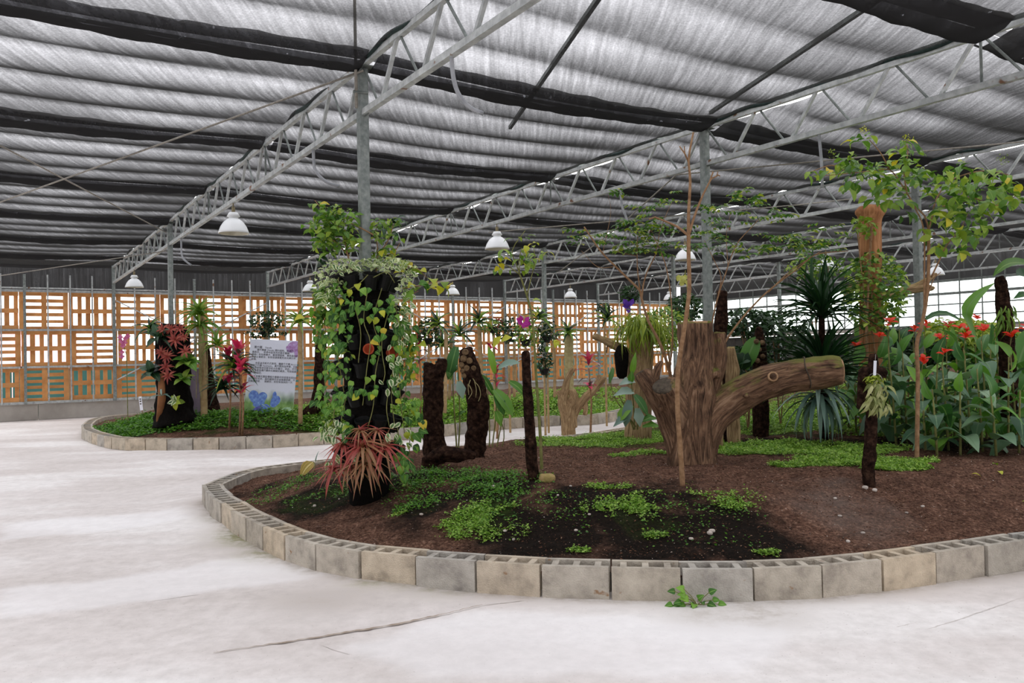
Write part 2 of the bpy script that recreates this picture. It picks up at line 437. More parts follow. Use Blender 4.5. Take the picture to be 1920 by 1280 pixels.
def build_floor():
    xs = np.linspace(-6, 6, 172); ys = np.linspace(1.0, 13.0, 172)
    X, Y = np.meshgrid(xs, ys); Z = 0.005 * (1.1 + wob(X, Y, 0.9)) * sstep(np.minimum(np.minimum(X + 6, 6 - X), np.minimum(Y - 1, 13 - Y)))
    # raised slab lip seen in front: one slab stands a little prouder than the next
    a = G(400, 1222)[:2]; b = G(905, 1133)[:2]
    dv = (b - a) / np.linalg.norm(b - a); nv = np.array([-dv[1], dv[0]])
    sd = (X - a[0]) * nv[0] + (Y - a[1]) * nv[1]; al = ((X - a[0]) * dv[0] + (Y - a[1]) * dv[1]) / np.linalg.norm(b - a)
    Z = Z + 0.012 * sstep((sd + 0.01 * wob(X, Y, 9)) / 0.05) * sstep((0.5 - np.abs(al - 0.5)) * 5)
    n, m = X.shape
    V = np.stack([X.ravel(), Y.ravel(), Z.ravel()], 1)
    idx = np.arange(n * m).reshape(n, m)
    F = np.stack([idx[:-1, :-1], idx[:-1, 1:], idx[1:, 1:], idx[1:, :-1]], -1).reshape(-1, 4)
    # outer apron, same level
    base = len(V)
    big = 60
    ex = np.array([[-big, -30, 0], [big, -30, 0], [big, 80, 0], [-big, 80, 0], [-6, 1, 0], [6, 1, 0], [6, 13, 0], [-6, 13, 0]], float)
    ex[:, 2] = 0
    ex[:4, 2] = -0.0015
    V = np.concatenate([V, ex[:4]]); F = np.concatenate([F, [[base, base+1, base+2, base+3]]])
    me = np_mesh('floor', V, F, smooth=True)
    col = np.zeros((len(V), 4)); col[:, 3] = 1
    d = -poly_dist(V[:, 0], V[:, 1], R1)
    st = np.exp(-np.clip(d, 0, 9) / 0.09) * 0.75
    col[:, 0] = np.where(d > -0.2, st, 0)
    for (px, py, r, k) in ((440, 1012, 0.34, 1.0), (480, 1044, .22, .8), (690, 1100, 0.16, 0.6), (400, 975, .15, .3), (800, 1110, .25, .4), (300, 0, 0, 0)):
        if r == 0: continue
        q = G(px, py)
        dd = np.hypot(V[:, 0] - q[0], V[:, 1] - q[1])
        col[:, 1] = np.maximum(col[:, 1], k * np.exp(-(dd / r) ** 2) * np.exp(-np.clip(d, 0, 9) / 0.2))
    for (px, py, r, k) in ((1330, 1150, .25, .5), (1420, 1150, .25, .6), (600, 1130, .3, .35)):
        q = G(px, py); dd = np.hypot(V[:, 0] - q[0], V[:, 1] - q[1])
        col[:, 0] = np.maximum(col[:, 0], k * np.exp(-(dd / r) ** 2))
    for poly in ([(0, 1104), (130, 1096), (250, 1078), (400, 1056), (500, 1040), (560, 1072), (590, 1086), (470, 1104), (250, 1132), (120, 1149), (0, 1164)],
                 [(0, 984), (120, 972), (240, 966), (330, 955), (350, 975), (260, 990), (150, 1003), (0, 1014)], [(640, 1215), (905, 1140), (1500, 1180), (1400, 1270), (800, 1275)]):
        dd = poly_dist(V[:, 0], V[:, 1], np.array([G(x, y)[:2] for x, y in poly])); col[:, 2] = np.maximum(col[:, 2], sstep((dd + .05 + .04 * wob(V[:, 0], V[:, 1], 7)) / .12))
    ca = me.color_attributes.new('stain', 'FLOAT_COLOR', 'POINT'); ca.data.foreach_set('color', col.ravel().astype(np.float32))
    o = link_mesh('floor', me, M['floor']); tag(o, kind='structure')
    return o
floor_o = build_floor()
M['joint'] = mat('joint_grit', [(0.3, S(140, 122, 104)), (0.7, S(186, 172, 158))], 30, rough=0.95)
M['joint_pale'] = mat('joint_pale_grit', [(0.3, S(196, 188, 182)), (0.7, S(216, 210, 205))], 30, rough=0.95)
def crack(pts, w, m='joint_pale', z=0.004):
    q = crom([G(x, y, z) for x, y in pts], 0.03)
    mb = MB(); prev = None
    for i, p in enumerate(q):
        t = q[min(i+1, len(q)-1)] - q[max(0, i-1)]; t /= np.linalg.norm(t) + 1e-9
        s_ = np.array([-t[1], t[0], 0]); u = i / (len(q) - 1)
        ww = w * (0.25 + 0.75 * math.sin(math.pi * u)) * random.uniform(0.5, 1.3); jj = random.uniform(-1, 1) * w * 0.7
        a = p + s_ * (ww + jj); b = p - s_ * (ww - jj)
        for r_ in (a, b): r_[2] = 0.001 + 0.0125 * 0
        a[2] = b[2] = z
        mb.v += [tuple(a), tuple(b)]
        if i: n = len(mb.v); mb.f.append((n-4, n-3, n-1, n-2))
    o = mb.build('trim_1', M[m], floor_o); return o
for pts, w, m, z in (([(400, 1222), (560, 1199), (640, 1186), (760, 1166), (905, 1133)], 0.007, 'joint', 0.013),
                     ([(905, 1133), (985, 1124)], 0.004, 'joint_pale', 0.009),
                     ([(0, 1164), (120, 1149), (250, 1132), (380, 1113), (470, 1104), (590, 1084)], 0.004, 'joint_pale', 0.009),
                     ([(1462, 1278), (1600, 1232), (1720, 1186), (1800, 1160), (1920, 1118)], 0.003, 'joint_pale', 0.008),
                     ([(0, 1013), (150, 1003), (260, 990)], 0.006, 'joint_pale', 0.009),
                     ([(1610, 1196), (1680, 1176), (1720, 1166)], 0.003, 'joint_pale', 0.008),
                     ([(600, 1208), (640, 1222), (660, 1226)], 0.002, 'joint_pale', 0.009)):
    c_ = crack(pts, w * 1.5, m, z); c_.name = 'floor_crack'

# shade cloth ceiling, panel by panel, between the trusses
NETZ = 3.87
PAN = SPAN / 3
EB = [-3, -2, -1, 0, 1, 2, 3, 4]
D0, ND = -PAN * 6, 12
ceil = thing('ceiling', GH(0, 0, NETZ), kind='structure')
def cloth_panel(eb, k):
    e0, e1 = eb * BAY + (0.07 if eb > 0 else 0.0), (eb + 1) * BAY + 0.012
    d0 = D0 + k * PAN
    ns = 4; per = 8; nu = ns * per + 1; nv = 15
    V = []; rs = np.random.default_rng(1000 + eb * 50 + k)
    ph = rs.uniform(0, 6.28, 6); sg = rs.uniform(0.028, 0.045, ns)
    for j in range(nv):
        v = j / (nv - 1)
        for i in range(nu):
            s_ = min(i / per, ns - 1e-6); si = int(s_); t = s_ - si
            if i == nu - 1: si, t = ns - 1, 1.0
            d = d0 + PAN * i / (nu - 1)
            z = -sg[si] * 4 * t * (1 - t) * (0.85 + 0.25 * math.sin(math.pi * v))
            z += -0.05 * math.sin(math.pi * v) + 0.004 * math.sin(9 * v + ph[0] + 5 * t) + 0.004 * math.sin(4 * v + ph[1] + si)
            e = e0 + (e1 - e0) * v
            if j == 0: e += (0.01 + 0.01 * math.sin(d * 2.2 + ph[2])) if eb < 1 else (0.08 + 0.07 * math.sin(d * 2.2 + ph[2]) if eb < 2 else 0.14 + 0.08 * math.sin(d * 1.9 + ph[2])) ; z += 0.0
            if j == nv - 1: e -= 0.01 + 0.01 * math.sin(d * 3 + ph[3])
            V.append(GH(e, d, NETZ + z))
    idx = np.arange(nu * nv).reshape(nv, nu)
    F = np.stack([idx[:-1, :-1], idx[:-1, 1:], idx[1:, 1:], idx[1:, :-1]], -1).reshape(-1, 4)
    me = np_mesh('shade_cloth_panel', np.array(V) - origin(ceil), F, smooth=True)
    # keep the edge of every pleat sharp: it hangs over a wire
    o = link_mesh('shade_cloth_panel', me, M['net'], ceil)
    return o
def cloth_fold(eb, k):
    """gathered double cloth hanging at the seam between two panels"""
    e0, e1 = eb * BAY + 0.06, (eb + 1) * BAY - 0.04; d = D0 + k * PAN
    rs = np.random.default_rng(5000 + eb * 50 + k); nv = 40
    prof = [(-0.26, 0.0), (-0.2, -0.05), (-0.1, -0.085), (0.0, -0.10), (0.07, -0.075), (0.12, -0.02), (0.15, 0.01)]
    V = []; ph = rs.uniform(0, 6, 4)
    for j in range(nv):
        v = j / (nv - 1); sag = -0.05 * math.sin(math.pi * v)
        for q, (a, z) in enumerate(prof):
            w_ = 1 + 0.12 * math.sin(7 * v + ph[0])
            V.append(GH(e0 + (e1 - e0) * v, d + a * w_ + 0.01 * math.sin(31 * v + q), NETZ + z * w_ + sag - 0.012 + 0.006 * math.sin(60 * v + q)))
    idx = np.arange(nv * len(prof)).reshape(nv, len(prof))
    F = np.stack([idx[:-1, :-1], idx[:-1, 1:], idx[1:, 1:], idx[1:, :-1]], -1).reshape(-1, 4)
    link_mesh('cloth_fold', np_mesh('cloth_fold', np.array(V) - origin(ceil), F, smooth=True), M['net_fold'], ceil)
for eb in EB:
    for k in range(ND):
        if D0 + k * PAN < -13: continue
        if D0 + (k + 1) * PAN > WALL_D + 0.9: continue
        cloth_panel(eb, k); 
    for k in range(1, ND + 1):
        if D0 + k * PAN < WALL_D: cloth_fold(eb, k)
# bars of the outer roof above the cloth, seen through it
rb = thing('outer_roof_frame', GH(0, 0, 4.5), 'thin grey bars of the outer roof seen as shadows through the shade cloth', 'roof frame')
for e in (1.5 * BAY,):
    MB().bar(GH(e, -12, 4.6), GH(e, WALL_D, 4.6), 0.04, 0.04).build('roof_bar', M['galv_dark'], rb)
for a, b in (((1.1, -3.0), (3.6, 3.4)), ((2.9, -5.5), (5.6, 1.5))):
    MB().bar(GH(a[0], a[1], 4.6), GH(b[0], b[1], 4.6), 0.045, 0.045).build('roof_bar', M['galv_dark'], rb)
for d in (-3.4, 2.2):
    MB().bar(GH(-3 * BAY, d, 4.6), GH(5 * BAY, d, 4.6), 0.03, 0.03).build('roof_bar', M['galv_dark'], rb)

# trusses
TB, TT = 3.42, 3.82
MOD = PAN / 4
ORD = ['nearest', 'second nearest', 'third', 'fourth', 'fifth', 'farthest']
def truss(i):
    e = i * BAY; d_lo, d_hi = -MOD * 16, WALL_D - 0.05
    lab = ['steel roof truss along the left bay, over the vine tower', 'steel roof truss over the tall post behind the big stump',
           'steel roof truss over the leafy tree at right', 'steel roof truss fourth from the left, behind the sawn trunk',
           'steel roof truss fifth from the left, one before the window wall', 'steel roof truss against the right window wall'][i]
    t = thing('roof_truss', GH(e, 0, TB), lab, 'truss')
    MB().bar(GH(e, d_lo, TB), GH(e, d_hi, TB), 0.05, 0.05).build('bottom_chord', M['galv'], t)
    MB().bar(GH(e, d_lo, TT), GH(e, d_hi, TT), 0.045, 0.045).build('top_chord', M['galv'], t)
    mb = MB(); q = []
    d = d_lo
    while d < d_hi: q.append(GH(e + 0.025 * math.sin(d * 3.1), d, TT + 0.03 + 0.015 * math.sin(d * 8))); d += 0.09
    mb.tube(q, 0.022, 6).build('edge_cord', M['green_wrap'], t, smooth=True)
    n = int((d_hi - d_lo) / MOD)
    for k in range(n + 1):
        dt = d_lo + k * MOD
        if dt > d_hi: break
        for sgn, m in ((1, 'galv'), (-1, 'galv_dark')):
            db = dt + sgn * MOD * 0.44
            if db > d_hi or db < d_lo: continue
            mb = MB(); a = GH(e, dt + sgn * 0.03, TT - 0.01); b = GH(e, db, TB + 0.01)
            if sgn > 0: mb.bar(a, b, 0.028, 0.028)
            else: mb.tube([a, b], 0.011, 6)
            mb.build('web_bar', M[m], t)
        if k % 4 == 0:
            MB().tube([GH(e + .02, dt, TT), GH(e + .02, dt, TB)], 0.011, 6).build('web_post', M['galv_dark'], t)
for i in range(6): truss(i)

# posts
POSTS = {(0, 0): 'tall grey square steel post rising out of the vine tower', (1, 0): 'grey square steel post behind the big stump',
         (2, 0): 'grey square steel post among the red-flowered canna plants', (0, 1): 'grey square steel post behind the bromeliad tower at left',
         (2, 1): 'grey square steel post behind the yellow-leaved sapling', (3, 1): 'slim grey post left of the lamp behind the stump',
         (4, 1): 'slim grey post left of the spiky palm-like plant', (1, 1): 'grey steel post hidden behind the vine tower'}
for (i, j), lab in POSTS.items():
    w = 0.08 if (i, j) != (2, 0) else 0.09
    e, d = i * BAY, j * SPAN
    t = thing('steel_post', GH(e, d, 0), lab, 'post')
    MB().bar(GH(e, d, 0), GH(e, d, TT - 0.03), w, w, up=DD).build('tube', M['post'], t, bevel=0.006)
    MB().box(GH(e, d, TT - 0.025), (0.2, 0.14, 0.008), (DD, EE, (0, 0, 1))).build('cap_plate', M['galv_dark'], t)
    for s_ in (-1, 1): MB().box(GH(e, d + s_ * (w / 2 + 0.045), TB), (0.09, 0.07, 0.008), (DD, (0, 0, 1), EE)).build('chord_bracket', M['galv_dark'], t)
r_ = thing('roof_rod', GH(-0.07, -0.02, 3.5), 'thin upright rod clamped to the near post, reaching up through the cloth', 'rod')
MB().tube([GH(-0.065, -0.03, 3.45), GH(-0.065, -0.03, 5.6)], 0.013, 8).build('rod', M['wire'], r_, smooth=True)
MB().tube([GH(-0.09, -0.03, 3.58), GH(0.03, -0.05, 3.58)], 0.012, 6).build('clamp', M['galv_dark'], r_)

# far pallet wall
E_A, E_B = -7.6, SIDE_E
def W(e, z, off=0.0): return GH(e, WALL_D + off, z)
wf = thing('wall_far', W(0, 0), kind='structure')
x0 = E_A
k = 0
while x0 < E_B - 0.01:     # low concrete wall, cast in lengths
    x1 = min(x0 + 2.95, E_B)
    MB().bar(W(x0 + 0.004, 0.2, 0.1), W(x1 - 0.004, 0.2, 0.1), 0.18, 0.4).build('low_wall_length', M['lowwall'], wf, bevel=0.008)
    x0 = x1
for z, w in ((0.43, 0.06), (1.30, 0.05), (2.21, 0.05), (3.17, 0.06), (3.24, 0.035)):
    MB().bar(W(E_A, z, -0.02), W(E_B, z, -0.02), 0.05, w).build('rail', M['galv'], wf)
e = E_A + 0.25; k = 0
nb = int((E_B - E_A) / (BAY / 8))
for k in range(-15, 40):
    e = k * BAY / 8
    if e < E_A or e > E_B: continue
    thick = k % 8 == 0 or k % 8 == 4
    w = 0.075 if k % 8 == 0 else (0.06 if thick else 0.034)
    MB().bar(W(e, 0.40, -0.075), W(e, NETZ - (0.02 if k % 8 == 0 else 0.3), -0.075), w, w, up=DD).build('stud', M['galv' if not thick else 'post'], wf)
for b in (0, 2, 3):
    MB().tube([W(b * BAY + .05, 0.93, -0.13), W(b * BAY + BAY - .05, 2.95, -0.13)], 0.018, 6).build('brace', M['galv'], wf)
    MB().tube([W(b * BAY + .05, 2.95, -0.16), W(b * BAY + BAY - .05, 0.93, -0.16)], 0.016, 6).build('brace', M['galv'], wf)
# dark cloth over the gap above the top rail
MB().face([W(E_A, 3.2, 0.02), W(E_B, 3.2, 0.02), W(E_B, 3.95, 0.02), W(E_A, 3.95, 0.02)]).build('cloth_end', M['net_wall'], wf)

# pallets: three rows, slats alternately lying and standing
PW = 1.07
def board_mesh(L, w, th=0.018):
    mb = MB(); mb.box((0, 0, 0), (L, w, th)); me = bpy.data.meshes.new('board')
    me.from_pydata(mb.v, [], mb.f); me.materials.append(M['wood_pallet']); me.update(); return me
BM = {}
def bmesh_for(L, w):
    key = (round(L, 2), round(w, 2))
    if key not in BM: BM[key] = board_mesh(L, w)
    return BM[key]
PXW = np.array([35, 112.5, 197.5, 277, 347, 422])
def wall_e(px):
    r = FWD + (px - 960) / FPX * RGT + (640 - 700) / FPX * UPV
    # intersect with wall plane D = WALL_D
    t = (WALL_D - np.dot(CAMP - P0, DD)) / np.dot(r, DD); return float(np.dot(CAMP + t * r - P0, EE))
PE0 = wall_e(35)
ROWZ = [(0.46, 1.295), (1.305, 2.205), (2.215, 3.15)]
ROWN = ['bottom', 'middle', 'top']
def board(parent, a, b, w, depth, name):
    a = np.asarray(a); b = np.asarray(b); L = np.linalg.norm(b - a)
    o = bpy.data.objects.new(name, bmesh_for(L, w)); COL.objects.link(o)
    t = Vector((b - a) / L); nrm = Vector(DD); s_ = nrm.cross(t)
    m = Matrix((t, s_, nrm)).transposed().to_4x4()
    m.translation = Vector((a + b) / 2 - origin(parent)); o.parent = parent; o.matrix_basis = m
    return o
def ordinal(n):
    w = ['first', 'second', 'third', 'fourth', 'fifth', 'sixth', 'seventh', 'eighth', 'ninth', 'tenth', 'eleventh', 'twelfth', 'thirteenth', 'fourteenth',
         'fifteenth', 'sixteenth', 'seventeenth', 'eighteenth', 'nineteenth', 'twentieth', 'twenty-first', 'twenty-second', 'twenty-third', 'twenty-fourth', 'twenty-fifth']
    return w[n]
for r, (z0, z1) in enumerate(ROWZ):
    kmin = -1 if True else 0
    for k in range(-2, 20):
        ea = PE0 + k * PW + (0.02 if r != 1 else 0.06); eb = ea + PW - 0.008
        if eb > E_B + 0.5: continue
        lying = (k + r) % 2 == 0
        if k >= -1:
            lab = f"orange wooden pallet, {ordinal(k + 1)} from the left in the {ROWN[r]} row, slats {'lying' if lying else 'upright'}"
        else: lab = f"orange wooden pallet past the left edge in the {ROWN[r]} row"
        t = thing('wooden_pallet', W((ea + eb) / 2, z0), lab, 'pallet', 'pallets of the far fence wall')
        o1, o2 = 0.03, 0.075
        jr = lambda s_=0.006: random.uniform(-s_, s_)
        n = 6
        if lying:
            for c in (ea + 0.06, (ea + eb) / 2, eb - 0.06):
                board(t, W(c, z0, o1), W(c, z1, o1), 0.115, 0, 'stile')
            for q in range(n):
                zc = z0 + 0.045 + (z1 - z0 - 0.09) * q / (n - 1) + jr()
                board(t, W(ea, zc, o2), W(eb, zc, o2), 0.085 + jr(0.01), 0, 'slat')
        else:
            for zc in (z0 + 0.055, (z0 + z1) / 2, z1 - 0.055):
                board(t, W(ea, zc, o1), W(eb, zc, o1), 0.11, 0, 'stile')
            for q in range(n):
                c = ea + 0.05 + (eb - ea - 0.10) * q / (n - 1) + jr()
                board(t, W(c, z0, o2), W(c, z1, o2), 0.10 + jr(0.012), 0, 'slat')

# outside, seen through the slats
t = thing('teal_fence', W(5, 0, 1.9), 'teal sheet fence standing outside behind the bottom pallets', 'fence')
for e in np.arange(-3.4, 19, 1.2):
    MB().bar(W(e, 0.62, 1.9), W(e + 1.18, 0.62, 1.9), 0.03, 1.24).build('sheet', M['teal'], t)
t = thing('pink_wall', W(-3, 0, 5), 'pale pink outside building seen through the left pallets', 'building')
MB().bar(W(-4.6, 1.2, 6), W(-0.4, 1.2, 6), 0.2, 2.4).build('wall', mat('pink_render', [(0.3, S(236, 190, 192)), (0.7, S(244, 206, 206))], 1), t)
MB().bar(W(-4.9, 2.5, 6), W(-0.1, 2.5, 6), 0.6, 0.12).build('roof', M['white_wall'], t)

# right hand window wall, running along the trusses
def Rw(d, z, off=0.0): return GH(SIDE_E + 0.15 + off, d, z)
wr = thing('wall_right', Rw(0, 0), kind='structure')
d_a, d_b = -9.0, WALL_D
x = d_a
while x < d_b:
    x1 = min(x + 2.9, d_b); MB().bar(Rw(x, 0.9, 0.1), Rw(x1 - 0.01, 0.9, 0.1), 0.16, 1.8).build('low_wall_length', M['shadewall'], wr); x = x1
GZ = [1.93, 2.22, 2.52, 2.82, 3.18]
for z in GZ: MB().bar(Rw(d_a, z), Rw(d_b, z), 0.05, 0.035 if z not in (1.93, 2.82, 3.18) else 0.07).build('rail', M['galv_dark'], wr)
MB().bar(Rw(d_a, 1.86), Rw(d_b, 1.86), 0.22, 0.09).build('sill', M['lowwall'], wr)
nd = int((d_b - d_a) / 0.6)
for k in range(nd + 1):
    d = d_a + k * (d_b - d_a) / nd
    MB().bar(Rw(d, 1.9, -0.02), Rw(d, 3.45, -0.02), 0.03, 0.03, up=DD).build('mullion', M['galv_dark'], wr)
wins = thing('window_1', Rw(4, 2.5), kind='structure')
pane_me = {}
for k in range(nd):
    da = d_a + k * (d_b - d_a) / nd; db = d_a + (k + 1) * (d_b - d_a) / nd
    for a, b in zip(GZ[:-1], GZ[1:]):
        MB().bar(Rw(da + .01, (a + b) / 2, 0.02), Rw(db - .01, (a + b) / 2, 0.02), 0.004, b - a - 0.02).build('pane', M['glass'], wins)
MB().face([Rw(d_a, 3.2, 0.02), Rw(d_b, 3.2, 0.02), Rw(d_b, 3.95, 0.02), Rw(d_a, 3.95, 0.02)]).build('cloth_end', M['net_wall'], wr)

# two unseen enclosing walls: concrete foot, cloth added to cut low sky light
wl = thing('wall_left', GH(-3 * BAY, 0), kind='structure')
MB().bar(GH(-3 * BAY, -13, .2), GH(-3 * BAY, WALL_D, .2), .18, .4).build('low_wall_length', M['lowwall'], wl)
MB().face([GH(-3 * BAY, -13, .4), GH(-3 * BAY, WALL_D, .4), GH(-3 * BAY, WALL_D, 3.95), GH(-3 * BAY, -13, 3.95)]).build('added_side_cloth', M['net_added_side'], wl)
wn = thing('wall_near', GH(0, -13), kind='structure')
MB().bar(GH(-3 * BAY, -13, .2), GH(SIDE_E, -13, .2), .18, .4).build('low_wall_length', M['lowwall'], wn)
MB().face([GH(-3 * BAY, -13, .4), GH(SIDE_E, -13, .4), GH(SIDE_E, -13, 3.95), GH(-3 * BAY, -13, 3.95)]).build('added_side_cloth', M['net_added_side'], wn)

# pendant lamps, hung at mid span from every truss
LAMPS = [(0, 0.5, 'white dome lamp nearest the camera, hung at left below the first truss'), (0, 1.5, 'white dome lamp hung before the left pallet wall below the first truss'),
         (1, 0.5, 'white dome lamp hung right of the vine tower'), (1, 1.5, 'white dome lamp above the sign board against the pallets'),
         (2, 0.5, 'white dome lamp hung just left of the post behind the stump'), (2, 1.5, 'white dome lamp hung low just right of the vine tower'),
         (3, 0.5, 'white dome lamp hung above the spiky palm-like plant'), (3, 1.5, 'white dome lamp in front of the pallets right of the sapling'),
         (4, 0.5, 'white dome lamp half hidden behind the leafy tree at right'), (4, 1.5, 'small white dome lamp over the fern-topped trunk')]
for i, s_, lab in LAMPS:
    c = GH(i * BAY, s_ * SPAN - 0.05, 0)
    t = thing('pendant_lamp', c + np.array([0, 0, 3.02]), lab, 'lamp', 'dome lamps under the trusses')
    r = 0.19; zt = 3.02
    MB().lathe(c, [(0.001, zt + 0.255), (0.055, zt + 0.255), (0.082, zt + 0.205), (0.055, zt + 0.195), (0.06, zt + 0.18), (0.085, zt + 0.165),
                   (0.125, zt + 0.13), (0.16, zt + 0.075), (0.183, zt + 0.015), (0.19, zt - 0.012), (0.184, zt - 0.012)], 28).build('lamp_shade', M['lamp_white'], t, smooth=True)
    MB().lathe(c, [(0.186, zt - 0.012), (0.172, zt + 0.02), (0.14, zt + 0.08), (0.09, zt + 0.13), (0.02, zt + 0.15)], 28, cap1=True).build('reflector', M['lamp_in'], t, smooth=True)
    MB().lathe(c, [(0.01, zt + 0.12), (0.035, zt + 0.10), (0.045, zt + 0.06), (0.03, zt + 0.03), (0.004, zt + 0.02)], 12).build('bulb', M['lamp_white'], t, smooth=True)
    mb = MB(); mb.tube([c + np.array([0, 0, zt + 0.25]), c + np.array([0, 0, zt + 0.33])], 0.022, 8)
    mb.tube([c + np.array([0, 0, zt + 0.32]), c + np.array([0, 0, TB])], 0.008, 6); mb.build('stem', M['brass'], t, smooth=True)

# tie wires and loose hoses under the roof
def wire(pts, lab, r=0.009, m='wire'):
    q = [np.asarray(p) for p in pts]; mb = MB(); mb.tube(q, r, 6)
    o = mb.build('tie_wire', M[m], None, smooth=True, loc=q[0]); tag(o, lab, 'wire', 'tie wires under the roof')
wire([GH(-0.03, -0.1, 3.74), GH(-BAY, SPAN, 3.22)], 'long tie rod rising across the left bay to the near post')
wire([GH(-0.06, SPAN, 3.62), GH(-BAY, 0.0, 3.55)], 'tie rod falling across the left bay to the farther post')
wire([GH(BAY + .03, SPAN * .1, 3.45), GH(2 * BAY, -SPAN * 0.25, 3.72)], 'thin wire passing under the truss right of the post behind the stump')
wire([GH(BAY, 4.6, 3.3), GH(2 * BAY, 1.9, 3.6), GH(2 * BAY + 1.5, .8, 3.75)], 'thin level wire strung behind the truss from the second lamp')
wire([P(1050, 508, 14), P(1160, 425, 13), P(1290, 308, 9.6)], 'slanting wire rising behind the sapling to the post behind the stump')
wire([GH(-.06, SPAN, 3.3), GH(-BAY, 2 * SPAN - 2, 3.1)], 'thin wire sagging from the farther left post to the pallet wall')
def on_truss(i, px):
    """distance along truss i at which it is seen at photo column px"""
    r = FWD + (px - 960) / FPX * RGT + 0.2 * UPV
    t = (i * BAY - np.dot(CAMP - P0, EE)) / np.dot(r, EE); return float(np.dot(CAMP + t * r - P0, DD))
def hose(i, pts, lab):
    st = GH(i * BAY, on_truss(i, pts[0][0]), TB); d = depth_of(st)
    q = crom([st] + [P(x, y, d) for x, y in pts[1:]], 0.03); mb = MB(); mb.tube(q, 0.015, 8)
    tag(mb.build('loose_hose', M['rubber'], None, smooth=True, loc=q[0]), lab, 'hose', 'loose hoses hanging from the trusses')
hose(0, [(850, 112), (851, 150), (862, 180), (882, 202), (906, 213)], 'curved grey hose hanging from the near truss right of the post')
hose(0, [(588, 285), (590, 315), (602, 333), (618, 344), (636, 349)], 'curved grey hose hanging from the near truss left of the post')
hose(0, [(338, 455), (341, 478), (349, 490), (359, 497)], 'short curved hose hanging beside the farther left post')
hose(1, [(1163, 355), (1166, 385), (1172, 402), (1178, 418)], 'grey hose hanging from the truss above the light sapling')
hose(1, [(1537, 252), (1540, 300), (1542, 352)], 'straight grey hose hanging above the leafy tree at right')
# ================================================================== BEDS
def soil_mat():
    t = NT('bed_soil'); g = t.n('ShaderNodeNewGeometry')
    n1 = t.n('ShaderNodeTexNoise', i_Scale=42.0, i_Detail=8.0, i_Roughness=0.75); t.l(g.outputs['Position'], n1.inputs['Vector'])
    n2 = t.n('ShaderNodeTexNoise', i_Scale=3.0, i_Detail=6.0); t.l(g.outputs['Position'], n2.inputs['Vector'])
    c = t.ramp(n1.outputs[0], [(0.34, S(50, 34, 27)), (0.5, S(108, 80, 66)), (0.62, S(150, 118, 100)), (0.72, S(204, 178, 160))])
    n4 = t.n('ShaderNodeTexNoise', i_Scale=7.0, i_Detail=7.0, i_Roughness=0.7); t.l(g.outputs['Position'], n4.inputs['Vector'])
    c = t.mix(1.0, c, t.ramp(n4.outputs[0], [(0.34, (0.5, 0.47, 0.45)), (0.66, (1.12, 1.08, 1.05))]), 'MULTIPLY')
    at = t.n('ShaderNodeAttribute', attribute_name='soil'); sp = t.n('ShaderNodeSeparateColor'); t.l(at.outputs['Color'], sp.inputs[0])
    nn = t.math('MULTIPLY_ADD', n2.outputs[0], 1.2); nn.node.inputs[2].default_value = -0.6
    f = t.math('ADD', sp.outputs[0], t.math('MULTIPLY', nn, 1.3)); f = t.ramp(f, [(0.3, (0, 0, 0)), (0.7, (1, 1, 1))])
    dark = t.ramp(n1.outputs[0], [(0.35, S(14, 11, 8)), (0.6, S(34, 26, 20)), (0.75, S(64, 52, 42))])
    c = t.mix(f, c, dark)
    f2 = t.ramp(t.math('ADD', sp.outputs[1], t.math('MULTIPLY', nn, 0.7)), [(0.35, (0, 0, 0)), (0.8, (1, 1, 1))])
    c = t.mix(t.math('MULTIPLY', f2, 0.6), c, S(128, 116, 108))
    f3 = t.ramp(t.math('ADD', sp.outputs[2], nn), [(0.35, (0, 0, 0)), (0.75, (1, 1, 1))])
    c = t.mix(t.math('MULTIPLY', f3, 0.75), c, t.ramp(n1.outputs[0], [(0.35, S(22, 38, 8)), (0.7, S(70, 100, 28))]))
    b = t.n('ShaderNodeBsdfPrincipled', i_Roughness=1.0); b.inputs['Specular IOR Level'].default_value = 0.1
    t.l(c, b.inputs['Base Color'])
    bp = t.n('ShaderNodeBump', i_Strength=0.9, i_Distance=0.02); t.l(n1.outputs[0], bp.inputs['Height']); t.l(bp.outputs[0], b.inputs['Normal'])
    t.l(b.outputs[0], t.out.inputs[0]); return t.m
M['soil'] = soil_mat()
def blob_field(X, Y, lst, on):
    f = np.zeros(X.shape)
    for px, py, rx, ry, k in lst:   # centre seen at pixel; radii in metres along x and y
        q = on(px, py); f = np.maximum(f, k * np.exp(-(((X - q[0]) / rx) ** 2 + ((Y - q[1]) / ry) ** 2)))
    return f
